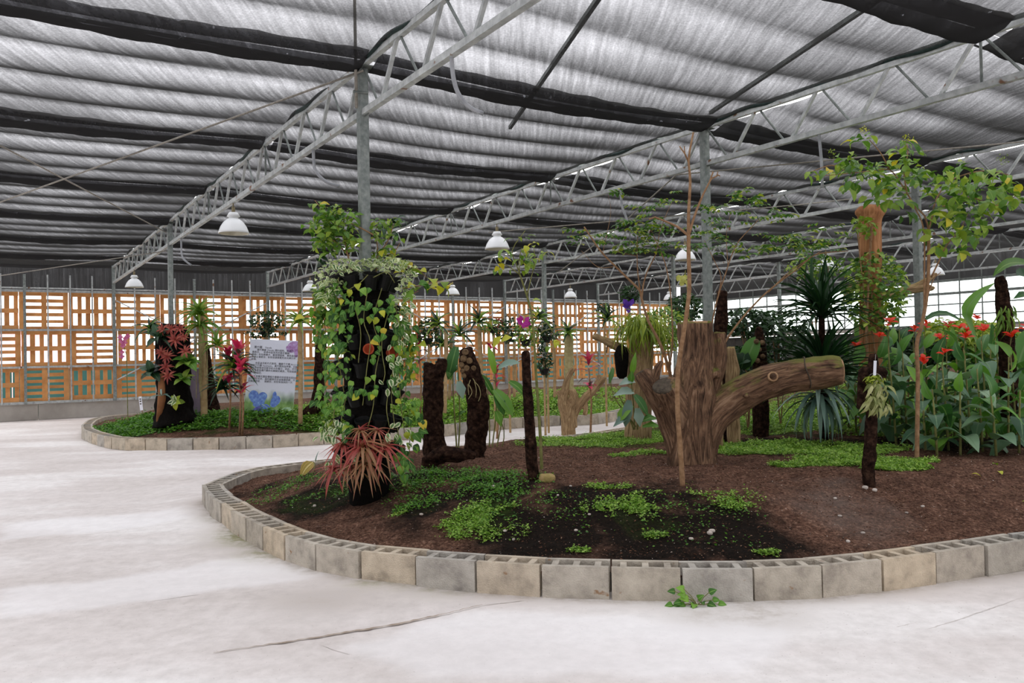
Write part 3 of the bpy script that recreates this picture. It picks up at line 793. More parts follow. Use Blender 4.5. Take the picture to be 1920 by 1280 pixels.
def soil_bed(name, R, fn, step, dark, grey, moss, on, label):
    x0, y0 = R.min(0); x1, y1 = R.max(0)
    xs = np.arange(x0, x1 + step, step); ys = np.arange(y0, y1 + step, step); X, Y = np.meshgrid(xs, ys)
    D = poly_dist(X.ravel(), Y.ravel(), R).reshape(X.shape); Z = fn(X, Y, D)
    Z = Z + RNG.normal(0, 0.004, Z.shape)
    idx = np.arange(X.size).reshape(X.shape)
    F = np.stack([idx[:-1, :-1], idx[:-1, 1:], idx[1:, 1:], idx[1:, :-1]], -1).reshape(-1, 4)
    ok = (D.ravel()[F].min(1) > 0.11); F = F[ok]
    used = np.unique(F); remap = -np.ones(X.size, int); remap[used] = np.arange(len(used))
    V = np.stack([X.ravel(), Y.ravel(), Z.ravel()], 1)[used]
    me = np_mesh(name, V, remap[F], smooth=True)
    col = np.ones((len(V), 4)); col[:, 0] = blob_field(V[:, 0], V[:, 1], dark, on); col[:, 1] = blob_field(V[:, 0], V[:, 1], grey, on)
    col[:, 2] = blob_field(V[:, 0], V[:, 1], moss, on)
    ca = me.color_attributes.new('soil', 'FLOAT_COLOR', 'POINT'); ca.data.foreach_set('color', col.ravel().astype(np.float32))
    o = link_mesh(name, me, M['soil']); tag(o, label, 'soil', kind='structure'); return o
soil_bed('bed_soil', R1, soil1, 0.05,
         [(1150, 960, 0.9, 0.9, 1.0), (900, 930, 0.8, 0.7, 0.9), (650, 925, 0.9, 0.6, 1.0), (1330, 1000, 0.6, 0.7, 1), (1020, 990, .7, .6, 1), (1440, 1020, .35, .4, .7), (520, 910, .5, .5, .6),
          (1500, 830, 1.0, 1.0, 1.0), (1800, 830, 1.6, 0.8, 1), (1240, 1030, .9, .35, .9), (780, 890, .6, .5, .8), (560, 940, .5, .3, .7)],
         [(1590, 950, 0.7, 0.8, 0.6)], [(900, 950, 0.5, 0.5, 0.5), (1200, 980, .5, .4, .45), (1480, 790, 1.3, 1.0, 1), (1120, 830, 1.0, .8, .9), (1300, 980, .4, .4, .4), (640, 930, 1.2, .5, .5),
          (1800, 760, 3, 2.5, 1), (1350, 800, 2, 1.5, .9)], on1, 'dark reddish brown soil mounded in the near bed')
soil_bed('bed_soil', R2, soil2, 0.09, [(700, 790, 6, 0.8, 0.6), (300, 800, 1.5, .8, .8), (480, 800, 1.2, .6, .6)], [], [(300, 790, 2.0, 1.2, 0.9), (480, 795, 1.4, .7, .6), (900, 790, 7.0, 2.5, 1.0), (1100, 770, 7, 2.5, 1)], on2,
         'dark soil mounded in the far bed')

# hollow concrete blocks round the beds
def block_mesh():
    mb = MB(); L, Wd, H = 0.384, 0.19, 0.185; s_ = 0.036
    for y in (-Wd/2 + s_/2, Wd/2 - s_/2): mb.box((0, y, H/2), (L, s_, H))
    for x in (-0.125, 0, 0.125): mb.box((x, 0, H/2 - 0.003), (0.038, Wd - 2*s_, H - 0.004))
    me = bpy.data.meshes.new('concrete_block'); me.from_pydata(mb.v, [], mb.f); me.materials.append(M['block']); me.update(); return me
def solid_block_mesh():
    me = bpy.data.meshes.new('concrete_block'); mb = MB(); mb.box((0, 0, 0.0925), (0.39, 0.1, 0.185)); me.from_pydata(mb.v, [], mb.f); me.materials.append(M['block']); me.update(); return me
BLK = block_mesh()
def block_ring(R, label, start_px, cam_side=None, phase=0.0):
    Q = R
    seg = np.linalg.norm(np.roll(Q, -1, axis=0) - Q, axis=1); cum = np.concatenate([[0], np.cumsum(seg)]); tot = cum[-1]
    area = 0.5 * np.sum(Q[:, 0] * np.roll(Q[:, 1], -1) - np.roll(Q[:, 0], -1) * Q[:, 1]); inward = 1 if area > 0 else -1
    def at(s_):
        s_ = s_ % tot; i = min(np.searchsorted(cum, s_, side='right') - 1, len(Q) - 1); f = (s_ - cum[i]) / seg[i]
        return Q[i] * (1 - f) + Q[(i + 1) % len(Q)] * f
    g = G(*start_px); s0 = cum[int(np.argmin(np.linalg.norm(Q - g[:2], axis=1)))]
    t = thing('block_border', (Q[0][0], Q[0][1], 0), label, 'kerb')
    n = int(round(tot / 0.402)); st = tot / n
    for k in range(n):
        a = at(s0 + k * st); b = at(s0 + (k + 1) * st); c = (a + b) / 2; d = (b - a) / np.linalg.norm(b - a)
        nv = np.array([-d[1], d[0]]) * inward
        c = c + nv * 0.095 + nv * random.uniform(-0.006, 0.006)
        o = bpy.data.objects.new('concrete_block', BLK); COL.objects.link(o); o.parent = t
        o.location = Vector((c[0] - Q[0][0], c[1] - Q[0][1], 0.002))
        o.rotation_euler = (0, 0, math.atan2(d[1], d[0]) + random.uniform(-0.035, 0.035))
    return t
block_ring(R1, 'border of grey and tan hollow concrete blocks round the near bed', (1279, 1130))
block_ring(R2, 'border of weathered concrete blocks round the far bed', (313, 846))

def gz(p):
    """height of soil or floor under a point"""
    x, y = np.array([p[0]]), np.array([p[1]])
    d = poly_dist(x, y, R1)
    if d[0] > 0.1: return float(soil1(x, y, d)[0])
    d = poly_dist(x, y, R2)
    if d[0] > 0.1: return float(soil2(x, y, d)[0])
    return 0.0
# ================================================================== WOOD AND SOLID THINGS
def grain_mat(name, stops, moss=None, gscale=60, lscale=3.0, bump=0.6, rough=0.9):
    """wood whose grain follows the limb (attribute 'grain' holds offsets across and along the limb)"""
    t = NT(name); at = t.n('ShaderNodeAttribute', attribute_name='grain')
    mp = t.n('ShaderNodeMapping'); mp.inputs['Scale'].default_value = (gscale, gscale, lscale); t.l(at.outputs['Vector'], mp.inputs[0])
    n1 = t.n('ShaderNodeTexNoise', i_Scale=1.0, i_Detail=8.0, i_Roughness=0.7, i_Distortion=1.6); t.l(mp.outputs[0], n1.inputs['Vector'])
    c = t.ramp(n1.outputs[0], stops)
    g = t.n('ShaderNodeNewGeometry'); n2 = t.n('ShaderNodeTexNoise', i_Scale=7.0, i_Detail=6.0); t.l(g.outputs['Position'], n2.inputs['Vector'])
    c = t.mix(0.65, c, t.ramp(n2.outputs[0], [(0.3, (0.55, 0.5, 0.48)), (0.62, (1.1, 1.08, 1.05))]), 'MULTIPLY')
    if moss:
        sz = t.n('ShaderNodeSeparateXYZ'); t.l(g.outputs['Normal'], sz.inputs[0])
        f = t.math('ADD', t.math('MULTIPLY', sz.outputs[2], 0.5), t.math('MULTIPLY', n2.outputs[0], 0.9))
        m_ = t.ramp(f, [(moss[1], (0, 0, 0)), (moss[1] + 0.18, (1, 1, 1))])
        n3 = t.n('ShaderNodeTexNoise', i_Scale=moss[3] if len(moss) > 3 else 2.0, i_Detail=2.0); t.l(g.outputs['Position'], n3.inputs['Vector'])
        m_ = t.math('MULTIPLY', m_, t.ramp(n3.outputs[0], [(0.45, (0, 0, 0)), (0.6, (1, 1, 1))]))
        c = t.mix(t.math('MULTIPLY', m_, moss[2]), c, moss[0])
    b = t.n('ShaderNodeBsdfPrincipled', i_Roughness=rough); b.inputs['Specular IOR Level'].default_value = 0.2; t.l(c, b.inputs['Base Color'])
    bp = t.n('ShaderNodeBump', i_Strength=bump, i_Distance=0.015); t.l(n1.outputs[0], bp.inputs['Height']); t.l(bp.outputs[0], b.inputs['Normal'])
    t.l(b.outputs[0], t.out.inputs[0]); return t.m
M['stump'] = grain_mat('weathered_stump_wood', [(0.30, S(34, 24, 18)), (0.42, S(82, 62, 48)), (0.55, S(126, 98, 76)), (0.75, S(168, 140, 114))], (S(112, 118, 52), 0.62, 0.75), gscale=24, lscale=3.4, bump=0.8)
M['drift'] = grain_mat('pale_driftwood', [(0.3, S(76, 58, 40)), (0.45, S(146, 120, 88)), (0.6, S(186, 160, 122)), (0.75, S(206, 186, 152))], (S(140, 140, 60), 0.7, 0.5), gscale=50)
M['fernroot'] = mat('dark_fern_root', [(0.3, S(12, 8, 6)), (0.5, S(44, 30, 24)), (0.7, S(76, 56, 44))], 24, rough=1.0, bump=1.0, bscale=60, spec=0.05)
M['black'] = mat('black_plastic', [(0.3, S(10, 10, 10)), (0.7, S(26, 26, 26))], 6, rough=0.55, spec=0.25)
M['blackmesh'] = mat('black_mesh', [(0.3, S(8, 8, 7)), (0.7, S(24, 20, 17))], 40, rough=0.95, bump=0.6, spec=0.1)
M['stick'] = mat('sapling_bark', [(0.3, S(120, 88, 60)), (0.6, S(158, 124, 92)), (0.8, S(176, 146, 112))], 22, rough=0.85, bump=0.3)
M['stick_green'] = mat('greenish_stem', [(0.3, S(96, 100, 50)), (0.7, S(140, 138, 84))], 16, rough=0.8)
M['pole'] = mat('bamboo_pole', [(0.3, S(150, 122, 84)), (0.7, S(192, 166, 124))], 14, rough=0.8, bump=0.2)
M['root'] = mat('orchid_roots', [(0.3, S(150, 136, 92)), (0.7, S(186, 174, 128))], 20, rough=0.9)
M['plank'] = grain_mat('sawn_trunk_wood', [(0.3, S(120, 78, 50)), (0.5, S(168, 118, 80)), (0.75, S(198, 152, 110))], None, gscale=22, lscale=1.2, bump=0.3)
M['cutdark'] = mat('dark_cut_face', [(0.3, S(58, 50, 42)), (0.7, S(98, 88, 74))], 24, rough=0.95, bump=0.6)
M['cutpale'] = mat('pale_cut_face', [(0.3, S(140, 108, 78)), (0.7, S(184, 150, 114))], 12, rough=0.9, bump=0.3)
M['scar'] = mat('leaf_scar', [(0.3, S(84, 64, 46)), (0.7, S(146, 120, 88))], 30, rough=0.95, bump=0.4)
M['terracotta'] = mat('terracotta', [(0.3, S(150, 60, 34)), (0.7, S(184, 84, 50))], 6, rough=0.8)
M['stone'] = mat('ochre_stone', [(0.3, S(120, 116, 60)), (0.55, S(158, 138, 88)), (0.75, S(176, 144, 112))], 14, rough=0.95, bump=0.5)
M['pebble'] = mat('pebble', [(0.3, S(150, 138, 128)), (0.7, S(206, 196, 186))], 10, rough=0.95, rnd=0.2)
M['paper'] = mat('white_card', [(0.3, S(226, 228, 238)), (0.7, S(238, 240, 248))], 2, rough=0.5)
M['lilac'] = mat('lilac_board', [(0.3, S(148, 132, 152)), (0.7, S(176, 160, 178))], 3, stretch=(6, 6, 1), rough=0.8)

def frames(path):
    out = []; ref = None
    for i, p in enumerate(path):
        t = path[min(i+1, len(path)-1)][:3] - path[max(i-1, 0)][:3]; t = t / (np.linalg.norm(t) + 1e-9)
        if ref is None: ref = np.cross(t, (0.3, 1, 0.2)); 
        ref = ref - t * np.dot(ref, t); ref /= np.linalg.norm(ref) + 1e-9
        out.append((t, ref, np.cross(t, ref)))
    return out
def limb(spec, depth, step=0.03):
    """spec rows (px, py, radius_px, depth offset) -> rows xyz,r"""
    rows = []
    for r in spec:
        d = depth + (r[3] if len(r) > 3 else 0); p = P(r[0], r[1], d); rows.append(np.append(p, r[2] * d / FPX))
    return crom(rows, step)
def fused_wood(name, limbs, mat_, parent, voxel=0.014, amp=0.012, ridge=30, knobs=(), floor_z=None, smooth=True, lam=3.0):
    mb = MB()
    for L in limbs:
        mb.tube([q[:3] for q in L], [q[3] for q in L], 14)
    for c, r in knobs: mb.lathe(c - np.array([0, 0, r]), [(0.001, 0), (r*.7, r*.3), (r, r), (r*.7, r*1.7), (0.001, 2*r)], 10)
    o0 = origin(parent)
    me = bpy.data.meshes.new(name); me.from_pydata([tuple(np.asarray(v) - o0) for v in mb.v], [], mb.f)
    tmp = bpy.data.objects.new('tmp', me); COL.objects.link(tmp)
    md = tmp.modifiers.new('r', 'REMESH'); md.mode = 'VOXEL'; md.voxel_size = voxel; md.use_smooth_shade = True
    ms = tmp.modifiers.new('s', 'SMOOTH'); ms.iterations = 4; ms.factor = 0.5
    dg = bpy.context.evaluated_depsgraph_get(); dg.update()
    me2 = bpy.data.meshes.new_from_object(tmp.evaluated_get(dg))
    bpy.data.objects.remove(tmp)
    n = len(me2.vertices); V = np.zeros(n * 3, np.float32); me2.vertices.foreach_get('co', V); V = V.reshape(-1, 3).astype(float)
    N = np.zeros(n * 3, np.float32); me2.vertices.foreach_get('normal', N); N = N.reshape(-1, 3)
    # grain coordinates from the nearest limb
    pts, fr, sl = [], [], []
    for li, L in enumerate(limbs):
        F_ = frames(L); s_ = 0
        for i, q in enumerate(L):
            if i: s_ += np.linalg.norm(q[:3] - L[i-1][:3])
            pts.append(np.append(q[:3] - o0, q[3])); fr.append(F_[i]); sl.append(s_ + 7.3 * li)
    pts = np.array(pts); sl = np.array(sl); FR = np.array(fr)
    best = np.full(n, 1e9); bi = np.zeros(n, int)
    for i in range(len(pts)):
        d = np.linalg.norm(V - pts[i, :3], axis=1) / max(pts[i, 3], 0.01)
        m_ = d < best; best[m_] = d[m_]; bi[m_] = i
    off = V - pts[bi, :3]
    g = np.stack([(off * FR[bi, 1]).sum(1), (off * FR[bi, 2]).sum(1), sl[bi] + (off * FR[bi, 0]).sum(1)], 1)
    disp = np.array([noise.noise(Vector((a * ridge, b * ridge, c * lam))) * 1.3 + 0.6 * noise.noise(Vector((a * ridge * 2.6, b * ridge * 2.6, c * lam * 2.2))) for a, b, c in g])
    disp += 1.1 * np.array([noise.noise(Vector(tuple(v * 7))) for v in V])
    V = V + N * (disp * amp)[:, None]
    me2.vertices.foreach_set('co', V.astype(np.float32).ravel())
    at = me2.attributes.new('grain', 'FLOAT_VECTOR', 'POINT'); at.data.foreach_set('vector', g.astype(np.float32).ravel())
    me2.polygons.foreach_set('use_smooth', [True] * len(me2.polygons)); me2.update()
    me2.materials.clear(); me2.name = name
    return link_mesh(name, me2, mat_, parent)
def disc(c, nrm, r, mat_, name, parent, squash=1.0, th=0.012):
    MB().lathe(c, [(0.001, 0), (r * .5, 0.003), (r * .9, 0), (r, -th), (r * .95, -th * 3)][::1], 18, ax=nrm).build(name, mat_, parent, smooth=True)

# ---- the big stump
bs = on1(1297, 868); dS = depth_of(bs)
stump = thing('tree_stump', bs, 'big weathered brown tree stump with a thick sawn limb reaching right', 'stump')
main = limb([(1297, 884, 46), (1297, 850, 44), (1297, 800, 42), (1298, 750, 43), (1301, 710, 38), (1304, 660, 33), (1303, 604, 31)], dS)
left = limb([(1280, 868, 24), (1268, 820, 24), (1252, 775, 24), (1232, 740, 22), (1214, 716, 19), (1204, 699, 17, .03)], dS)
front = limb([(1285, 810, 30), (1268, 765, 30, -.08), (1248, 722, 25, -.2)], dS)
horn = limb([(1222, 735, 12), (1229, 707, 10, -.04), (1234, 690, 8, -.06), (1240, 676, 5, -.06)], dS)
rstub = limb([(1328, 735, 16), (1345, 690, 15), (1348, 655, 14), (1349, 623, 11)], dS)
rlimb = limb([(1322, 872, 24), (1320, 828, 29), (1335, 784, 32), (1372, 750, 33), (1412, 727, 32, -.05), (1460, 710, 31, -.08), (1510, 701, 31, -.12), (1550, 697, 30, -.15), (1577, 696, 27, -.17)], dS)
fused_wood('trunk', [main, left, front, horn, rstub, rlimb], M['stump'], stump, voxel=0.013, amp=0.010, ridge=16, lam=4.5,
           knobs=[(P(1449, 706, dS - .23), 0.04), (P(1400, 742, dS - .2), 0.03), (P(1240, 765, dS - .15), .035), (P(1345, 700, dS - .1), .05)])
def end_axis(L): a = L[-1][:3] - L[-4][:3]; return a / np.linalg.norm(a)
disc(front[-1][:3] + end_axis(front) * 0.012, end_axis(front) * .8 + np.array([0, -.25, .5]), front[-1][3] * 1.0, M['cutdark'], 'cut_face', stump)
disc(rlimb[-1][:3] + end_axis(rlimb) * 0.008, end_axis(rlimb), rlimb[-1][3] * 0.93, M['cutpale'], 'cut_face', stump)
disc(main[-1][:3] + end_axis(main) * 0.008, end_axis(main), main[-1][3] * 0.9, M['cutpale'], 'cut_face', stump)
disc(left[-1][:3] + end_axis(left) * 0.008, end_axis(left), left[-1][3] * 0.9, M['cutdark'], 'cut_face', stump)
c = P(1449, 706, dS - .235)
MB().lathe(c, [(0.045, -0.02), (0.046, 0.012), (0.034, 0.02), (0.028, 0.006), (0.001, 0.0)], 14, ax=(-.1, -1, .15)).build('knot', M['cutpale'], stump, smooth=True)
# crack across the sawn limb
q = []
for a in np.linspace(-2.6, .9, 26):
    i = min(range(len(rlimb)), key=lambda k: abs((P(1512, 690, dS - .12) - rlimb[k][:3])[0]))
    t_, u_, w_ = frames(rlimb)[i]
    v_ = np.array([0, -1, 0]); v_ = v_ - t_ * np.dot(v_, t_); v_ /= np.linalg.norm(v_); z_ = np.cross(t_, v_)
    q.append(rlimb[i][:3] + (rlimb[i][3] + 0.004) * (math.cos(a) * v_ + math.sin(a) * z_) + t_ * (0.012 * math.sin(a * 3)))
MB().tube(q, 0.006, 5).build('crack', M['cutdark'], stump, smooth=True)

def simple_trunk(name, label, cat, spec, depth, m, amp=0.01, ridge=30, voxel=0.014, lam=3.0, part='trunk', base=None, ground=True):
    L = [limb(s_, depth) for s_ in spec]
    if ground:   # root the first limb in the ground below it
        q = L[0][0]; zz = gz(q) - 0.05
        if q[2] > zz: L[0] = [np.array([q[0], q[1], z_, q[3]]) for z_ in np.arange(zz, q[2] - .01, .04)] + L[0]
    b = base if base is not None else L[0][0][:3]
    t = thing(name, b, label, cat)
    fused_wood(part, L, m, t, voxel=voxel, amp=amp, ridge=ridge, lam=lam)
    return t, L
# tree-fern stumps left of centre
d1 = depth_of(on1(815, 866))
simple_trunk('tree_fern', 'dark upright tree-fern trunk with a notched top, right of the vine tower', 'trunk',
             [[(814, 880, 24), (815, 840, 21), (812, 780, 19), (813, 730, 19), (811, 695, 18)], [(806, 710, 12), (803, 690, 11), (803, 680, 8)], [(822, 710, 12), (827, 685, 11), (828, 672, 8)]],
             d1, M['fernroot'], amp=0.012, ridge=20, lam=12)
d2 = depth_of(on1(890, 858))
ft, FL = simple_trunk('tree_fern', 'curved tree-fern trunk with round pale leaf scars near its top', 'trunk',
             [[(890, 878, 20), (891, 840, 19), (897, 780, 21), (893, 735, 20), (884, 700, 19), (876, 672, 16), (873, 652, 9)]], d2, M['fernroot'], amp=0.012, ridge=20, lam=12)
for px, py, r in ((872, 660, 6), (869, 672, 6.5), (880, 676, 6), (865, 684, 5.5), (875, 690, 6), (888, 690, 5), (870, 704, 5), (882, 706, 5), (893, 712, 5), (880, 722, 4.5), (895, 722, 4.5), (867, 695, 4.5)):
    c = P(px, py, d2 - 0.085); r = r * d2 / FPX
    MB().lathe(c, [(r * 1.05, .02), (r, -.002), (r * .8, -.008), (r * .3, -.004), (.001, -.005)], 12, ax=(random.uniform(-.2, .2) - (877 - px) * -.02, 1, -.1)).build('leaf_scar', M['scar'], ft, smooth=True)
for pts in ([(884, 705), (890, 715), (898, 725), (901, 740), (897, 752)], [(882, 712), (878, 725), (879, 740)], [(880, 722), (885, 735), (878, 748)], [(889, 712), (893, 730), (892, 745)]):
    MB().tube(crom([P(x, y, d2 - .11) for x, y in pts], .02), 0.004, 5).build('aerial_root', M['root'], ft, smooth=True)
simple_trunk('driftwood_log', 'dark mossy driftwood log lying across the feet of the fern trunks', 'log',
             [[(800, 862, 11), (816, 858, 15), (845, 852, 15), (872, 852, 11), (892, 856, 7)], [(802, 872, 8), (812, 868, 10), (820, 860, 10)]], d1 - 0.25, M['fernroot'], amp=0.014, ridge=14, lam=6)
simple_trunk('post_of_fern_root', 'tall narrow dark post leaning left beside the ochre stone', 'post',
             [[(1000, 903, 11), (998, 870, 11), (993, 800, 10.5), (989, 730, 9.5), (985, 657, 8.5)]], depth_of(on1(1000, 897)), M['fernroot'], amp=0.006, ridge=24, lam=8)
# ochre stone
def rock(name, label, p, size, m, n=3, rot=0):
    bm = bmesh.new(); bmesh.ops.create_icosphere(bm, subdivisions=n, radius=1)
    for v in bm.verts:
        w = v.co.copy(); k = max(abs(w.x), abs(w.y), abs(w.z)) ** 0.55
        v.co = Vector((w.x * size[0], w.y * size[1], w.z * size[2])) / k * (1 + 0.10 * noise.noise(w * 2.3 + Vector(tuple(p))))
    me = bpy.data.meshes.new(name); bm.to_mesh(me); bm.free(); me.polygons.foreach_set('use_smooth', [True] * len(me.polygons))
    o = link_mesh(name, me, m, None, p); o.rotation_euler = (0.05, 0.05, rot); tag(o, label, 'stone'); return o
p = on1(1026, 903); rock('stone', 'ochre yellow stone block lying by the foot of the leaning post', p + np.array([0, 0, .03]), (0.066, 0.05, 0.035), M['stone'])
for px, py, r, lab in ((925, 913, .016, 'small pale pink stone left of the leaning dark post'), (1331, 1001, .02, 'small grey stone on the dark front slope below the bare sapling'),
                       (1335, 997, .022, 'whitish pebble touching the small grey stone on the front slope'), (1105, 965, .012, 'pale pebble in the dark soil straight below the bare sapling'), (1080, 995, .013, 'small pale pebble midway down the dark front slope'), (963, 1012, .012, 'pebble beside the low weed patch close to the kerb'), (1070, 912, .012, 'pinkish pebble right of the ochre stone'), (1046, 929, .011, 'greyish pebble just in front of the ochre stone'), (1296, 1011, .016, 'whitish pebble left of the grey stone on the front slope'),
                       (590, 949, .014, 'small orange-brown pebble in front of the vine tower'), (790, 965, .014, 'grey pebble on bare soil left of the bright weeds'), (1622, 916, .022, 'pale stone at the foot of the dark cross-shaped post'),
                       (1640, 920, .018, 'smaller pale stone right at the foot of the dark cross-shaped post'), (947, 996, .015, 'pebble within the weeds in front of the leaning post'), (636, 936, .012, 'tiny pebble in the shade before the tower foot'), (1566, 935, .013, 'white pebble left of the foot of the dark cross-shaped post'), (1575, 968, .014, 'white pebble in the grey gravelly patch, upper one'), (1730, 950, .014, 'white pebble on bare soil at right, farther one'), (1700, 962, .012, 'white pebble on bare soil at right, nearer one'), (1590, 1016, .014, 'pale pebble near the kerb in the grey patch'), (1618, 1000, .015, 'pale pebble low in the grey gravelly patch')):
    p = on1(px, py)
    rock('stone', lab or 'small pale pebble lying in the soil of the near bed', p + np.array([0, 0, r * .35]), (r, r * random.uniform(.7, 1), r * random.uniform(.5, .8)), M['pebble'], 2, random.uniform(0, 3))
    if not lab: COL.objects[-1]['group'] = 'pebbles in the near bed'

# pale forked driftwood
dD = depth_of(on1(1066, 803))
simple_trunk('driftwood_stump', 'pale forked driftwood stump left of the big stump', 'stump',
             [[(1066, 812, 14), (1063, 780, 12), (1055, 752, 10), (1060, 728, 7), (1065, 708, 6), (1075, 690, 5)],
              [(1068, 800, 14), (1070, 770, 12), (1076, 745, 9), (1073, 730, 6)],
              [(1072, 790, 7), (1082, 768, 7), (1096, 748, 8), (1114, 730, 7), (1128, 714, 6), (1134, 706, 4)], [(1096, 750, 6), (1098, 765, 5), (1096, 778, 4)], [(1056, 750, 8), (1048, 738, 5), (1044, 733, 4)],
              [(1116, 725, 6), (1122, 710, 5), (1123, 702, 4)]], dD, M['drift'], amp=0.006, ridge=30, voxel=0.012)
# fern topped trunk with stub
dF = 9.6
fsp, FT = simple_trunk('fern_topped_trunk', 'pale standing trunk crowned by drooping yellow-green fern', 'trunk',
             [[(1196, 815, 26), (1197, 760, 24), (1200, 700, 24), (1204, 650, 22), (1206, 612, 20)], [(1198, 690, 14), (1185, 672, 13), (1160, 652, 9), (1135, 638, 7), (1112, 628, 6)], [(1186, 680, 12), (1180, 665, 14)]],
             dF, M['drift'], amp=0.008, ridge=26)
MB().lathe(P(1166, 705, dF - .1), [(0.03, -.03), (0.06, 0.0), (0.075, 0.12), (0.085, 0.26), (0.05, 0.34), (0.01, 0.38)], 14).build('mesh_pouch', M['blackmesh'], fsp, smooth=True)
MB().bar(P(1140, 640, dF), P(1137, 661, dF), 0.05, 0.012).build('tag', M['cutdark'], fsp)
# slim trunks behind the stump
simple_trunk('mossy_trunk', 'slim dark mossy trunk just right of the big stump top', 'trunk', [[(1356, 790, 14), (1352, 720, 12), (1350, 640, 13), (1353, 590, 12), (1355, 545, 10)]], 9.3, M['fernroot'], amp=0.01)
simple_trunk('mossy_trunk', 'paler knobbly trunk low behind the right side of the stump', 'trunk', [[(1376, 800, 12), (1372, 740, 11), (1374, 690, 11), (1370, 650, 9)]], 9.0, M['drift'], amp=0.01)
simple_trunk('mossy_trunk', 'thin pale trunk low between stump and mossy trunk', 'trunk', [[(1346, 780, 9), (1345, 730, 9), (1347, 700, 8)]], 8.7, M['drift'], amp=0.008)
st_, _ = simple_trunk('mossy_trunk', 'pointed dark trunk with beige spots left of the spiky plant', 'trunk', [[(1426, 790, 15), (1426, 720, 14), (1426, 660, 12), (1425, 630, 9), (1423, 612, 5)]], 9.6, M['fernroot'], amp=0.01)
for px, py in ((1430, 642), (1424, 655), (1431, 668), (1421, 676), (1428, 690), (1419, 640)):
    MB().lathe(P(px, py, 9.6 - .085), [(0.032, .02), (0.028, -.002), (0.001, -.006)], 10, ax=(0, 1, 0)).build('leaf_scar', M['scar'], st_, smooth=True)
# tall sawn trunk with flared top
dP = 9.9
pl, _ = simple_trunk('sawn_trunk', 'tall straight bare trunk with flared ragged top behind the leafy tree', 'trunk',
             [[(1632, 800, 21), (1632, 700, 21), (1632, 600, 20), (1632, 500, 20), (1631, 420, 20), (1632, 398, 24), (1632, 386, 20)], [(1632, 404, 18), (1612, 398, 10), (1604, 396, 6)], [(1632, 404, 18), (1652, 396, 10), (1661, 391, 5)]], dP, M['plank'], amp=0.006, ridge=12, lam=1.0, voxel=0.018)
# branch like bleached wood behind
simple_trunk('bleached_branch', 'bleached pinkish branch lying level behind the canna plants', 'branch', [[(1586, 560, 5), (1596, 540, 9), (1612, 536, 8), (1650, 552, 8), (1690, 546, 8), (1725, 540, 9), (1752, 541, 4)], [(1700, 545, 7), (1738, 525, 5), (1756, 512, 3)], [(1650, 552, 6), (1652, 640, 6), (1650, 760, 7)]], 10.6, M['drift'], amp=0.008, ground=False)
simple_trunk('tree_fern', 'dark upright trunk at far right before the windows', 'trunk', [[(1893, 800, 16), (1891, 720, 15), (1888, 640, 14), (1882, 570, 13), (1877, 530, 10), (1874, 518, 6)]], 9.0, M['fernroot'], amp=0.012, ridge=20, lam=10)

# dark cross shaped fern-root post with a tag
pc = on1(1628, 909); dC = depth_of(pc)
cr = thing('cross_post', pc, 'dark cross-shaped fern-root post carrying an orchid and white tag', 'post')
L = [limb([(1627, 914, 12), (1630, 860, 12), (1634, 800, 11), (1636, 740, 12), (1637, 690, 11), (1637, 662, 7)], dC), limb([(1614, 700, 12), (1637, 700, 13), (1660, 700, 11)], dC), limb([(1619, 700, 11), (1618, 735, 10), (1614, 766, 9)], dC)]
fused_wood('post', L, M['fernroot'], cr, voxel=0.012, amp=0.008, ridge=24, lam=10)
MB().bar(P(1641, 676, dC - .07), P(1639, 722, dC - .07), 0.022, 0.003, up=(0, -1, 0)).build('plant_tag', M['paper'], cr)
MB().tube([P(1641, 678, dC - .07), P(1642, 664, dC - .05)], 0.002, 5).build('tag_wire', M['wire'], cr)
mb = MB(); q = [P(1640 + 14 * math.cos(a), 712 + 12 * math.sin(a), dC - .03 - .05 * abs(math.cos(a / 2))) for a in np.linspace(0, 6.2, 20)]; mb.tube(q, .003, 5).build('binding_wire', M['wire'], cr)

# ---- vine tower round the near post: stacked black pots on a black core
bt = GH(0, 0, 0); bt[2] = zs1(bt) - 0.02
tower = thing('planting_tower', bt, 'tall black tower of tiered pots round the near steel post', 'planter')
MB().lathe((bt[0], bt[1], 0), [(0.16, bt[2] - .05), (0.18, 0.62), (0.19, 1.3), (0.19, 2.03), (0.05, 2.04)], 24, cap0=True).build('core', M['blackmesh'], tower, smooth=True)
def pot_mesh():
    mb = MB(); mb.lathe((0, 0, 0), [(0.045, -0.13), (0.06, -0.02), (0.066, -0.02), (0.07, 0.0), (0.062, 0.0), (0.056, -0.03), (0.001, -0.035)], 14, cap0=True)
    me = bpy.data.meshes.new('pot'); me.from_pydata(mb.v, [], mb.f); me.materials.append(M['black']); me.update(); return me
PM = pot_mesh(); pot_spots = []
for tier, z in enumerate((2.07, 1.84, 1.61, 1.38, 1.15, 0.92, 0.69)):
    for k in range(10):
        a = 2 * math.pi * (k + 0.5 * (tier % 2)) / 10 + random.uniform(-.05, .05); r = 0.245
        c = np.array([bt[0] + r * math.cos(a), bt[1] + r * math.sin(a), z + random.uniform(-.01, .01)]); pot_spots.append((c, a, tier))
        o = bpy.data.objects.new('pot', PM); COL.objects.link(o); o.parent = tower; o.location = Vector(c - bt)
        o.rotation_euler = (0, 0.38, a); o['label'] = 'black plastic pot' if False else ''
        del o['label']
for px, py, ax in ((691, 654, (0, -1, .25)), (738, 660, (.8, -1, .1))):
    c = P(px, py, 6.75 - .34 + (0.06 if px > 700 else 0))
    o = MB().lathe(c, [(0.03, -0.07), (0.038, -0.012), (0.043, -0.012), (0.045, 0.0), (0.036, 0.0), (0.03, -0.04), (0.001, -0.05)], 18, ax=ax).build('pot', M['terracotta'], tower, smooth=True); o['label'] = 'small terracotta pot lying on its side'

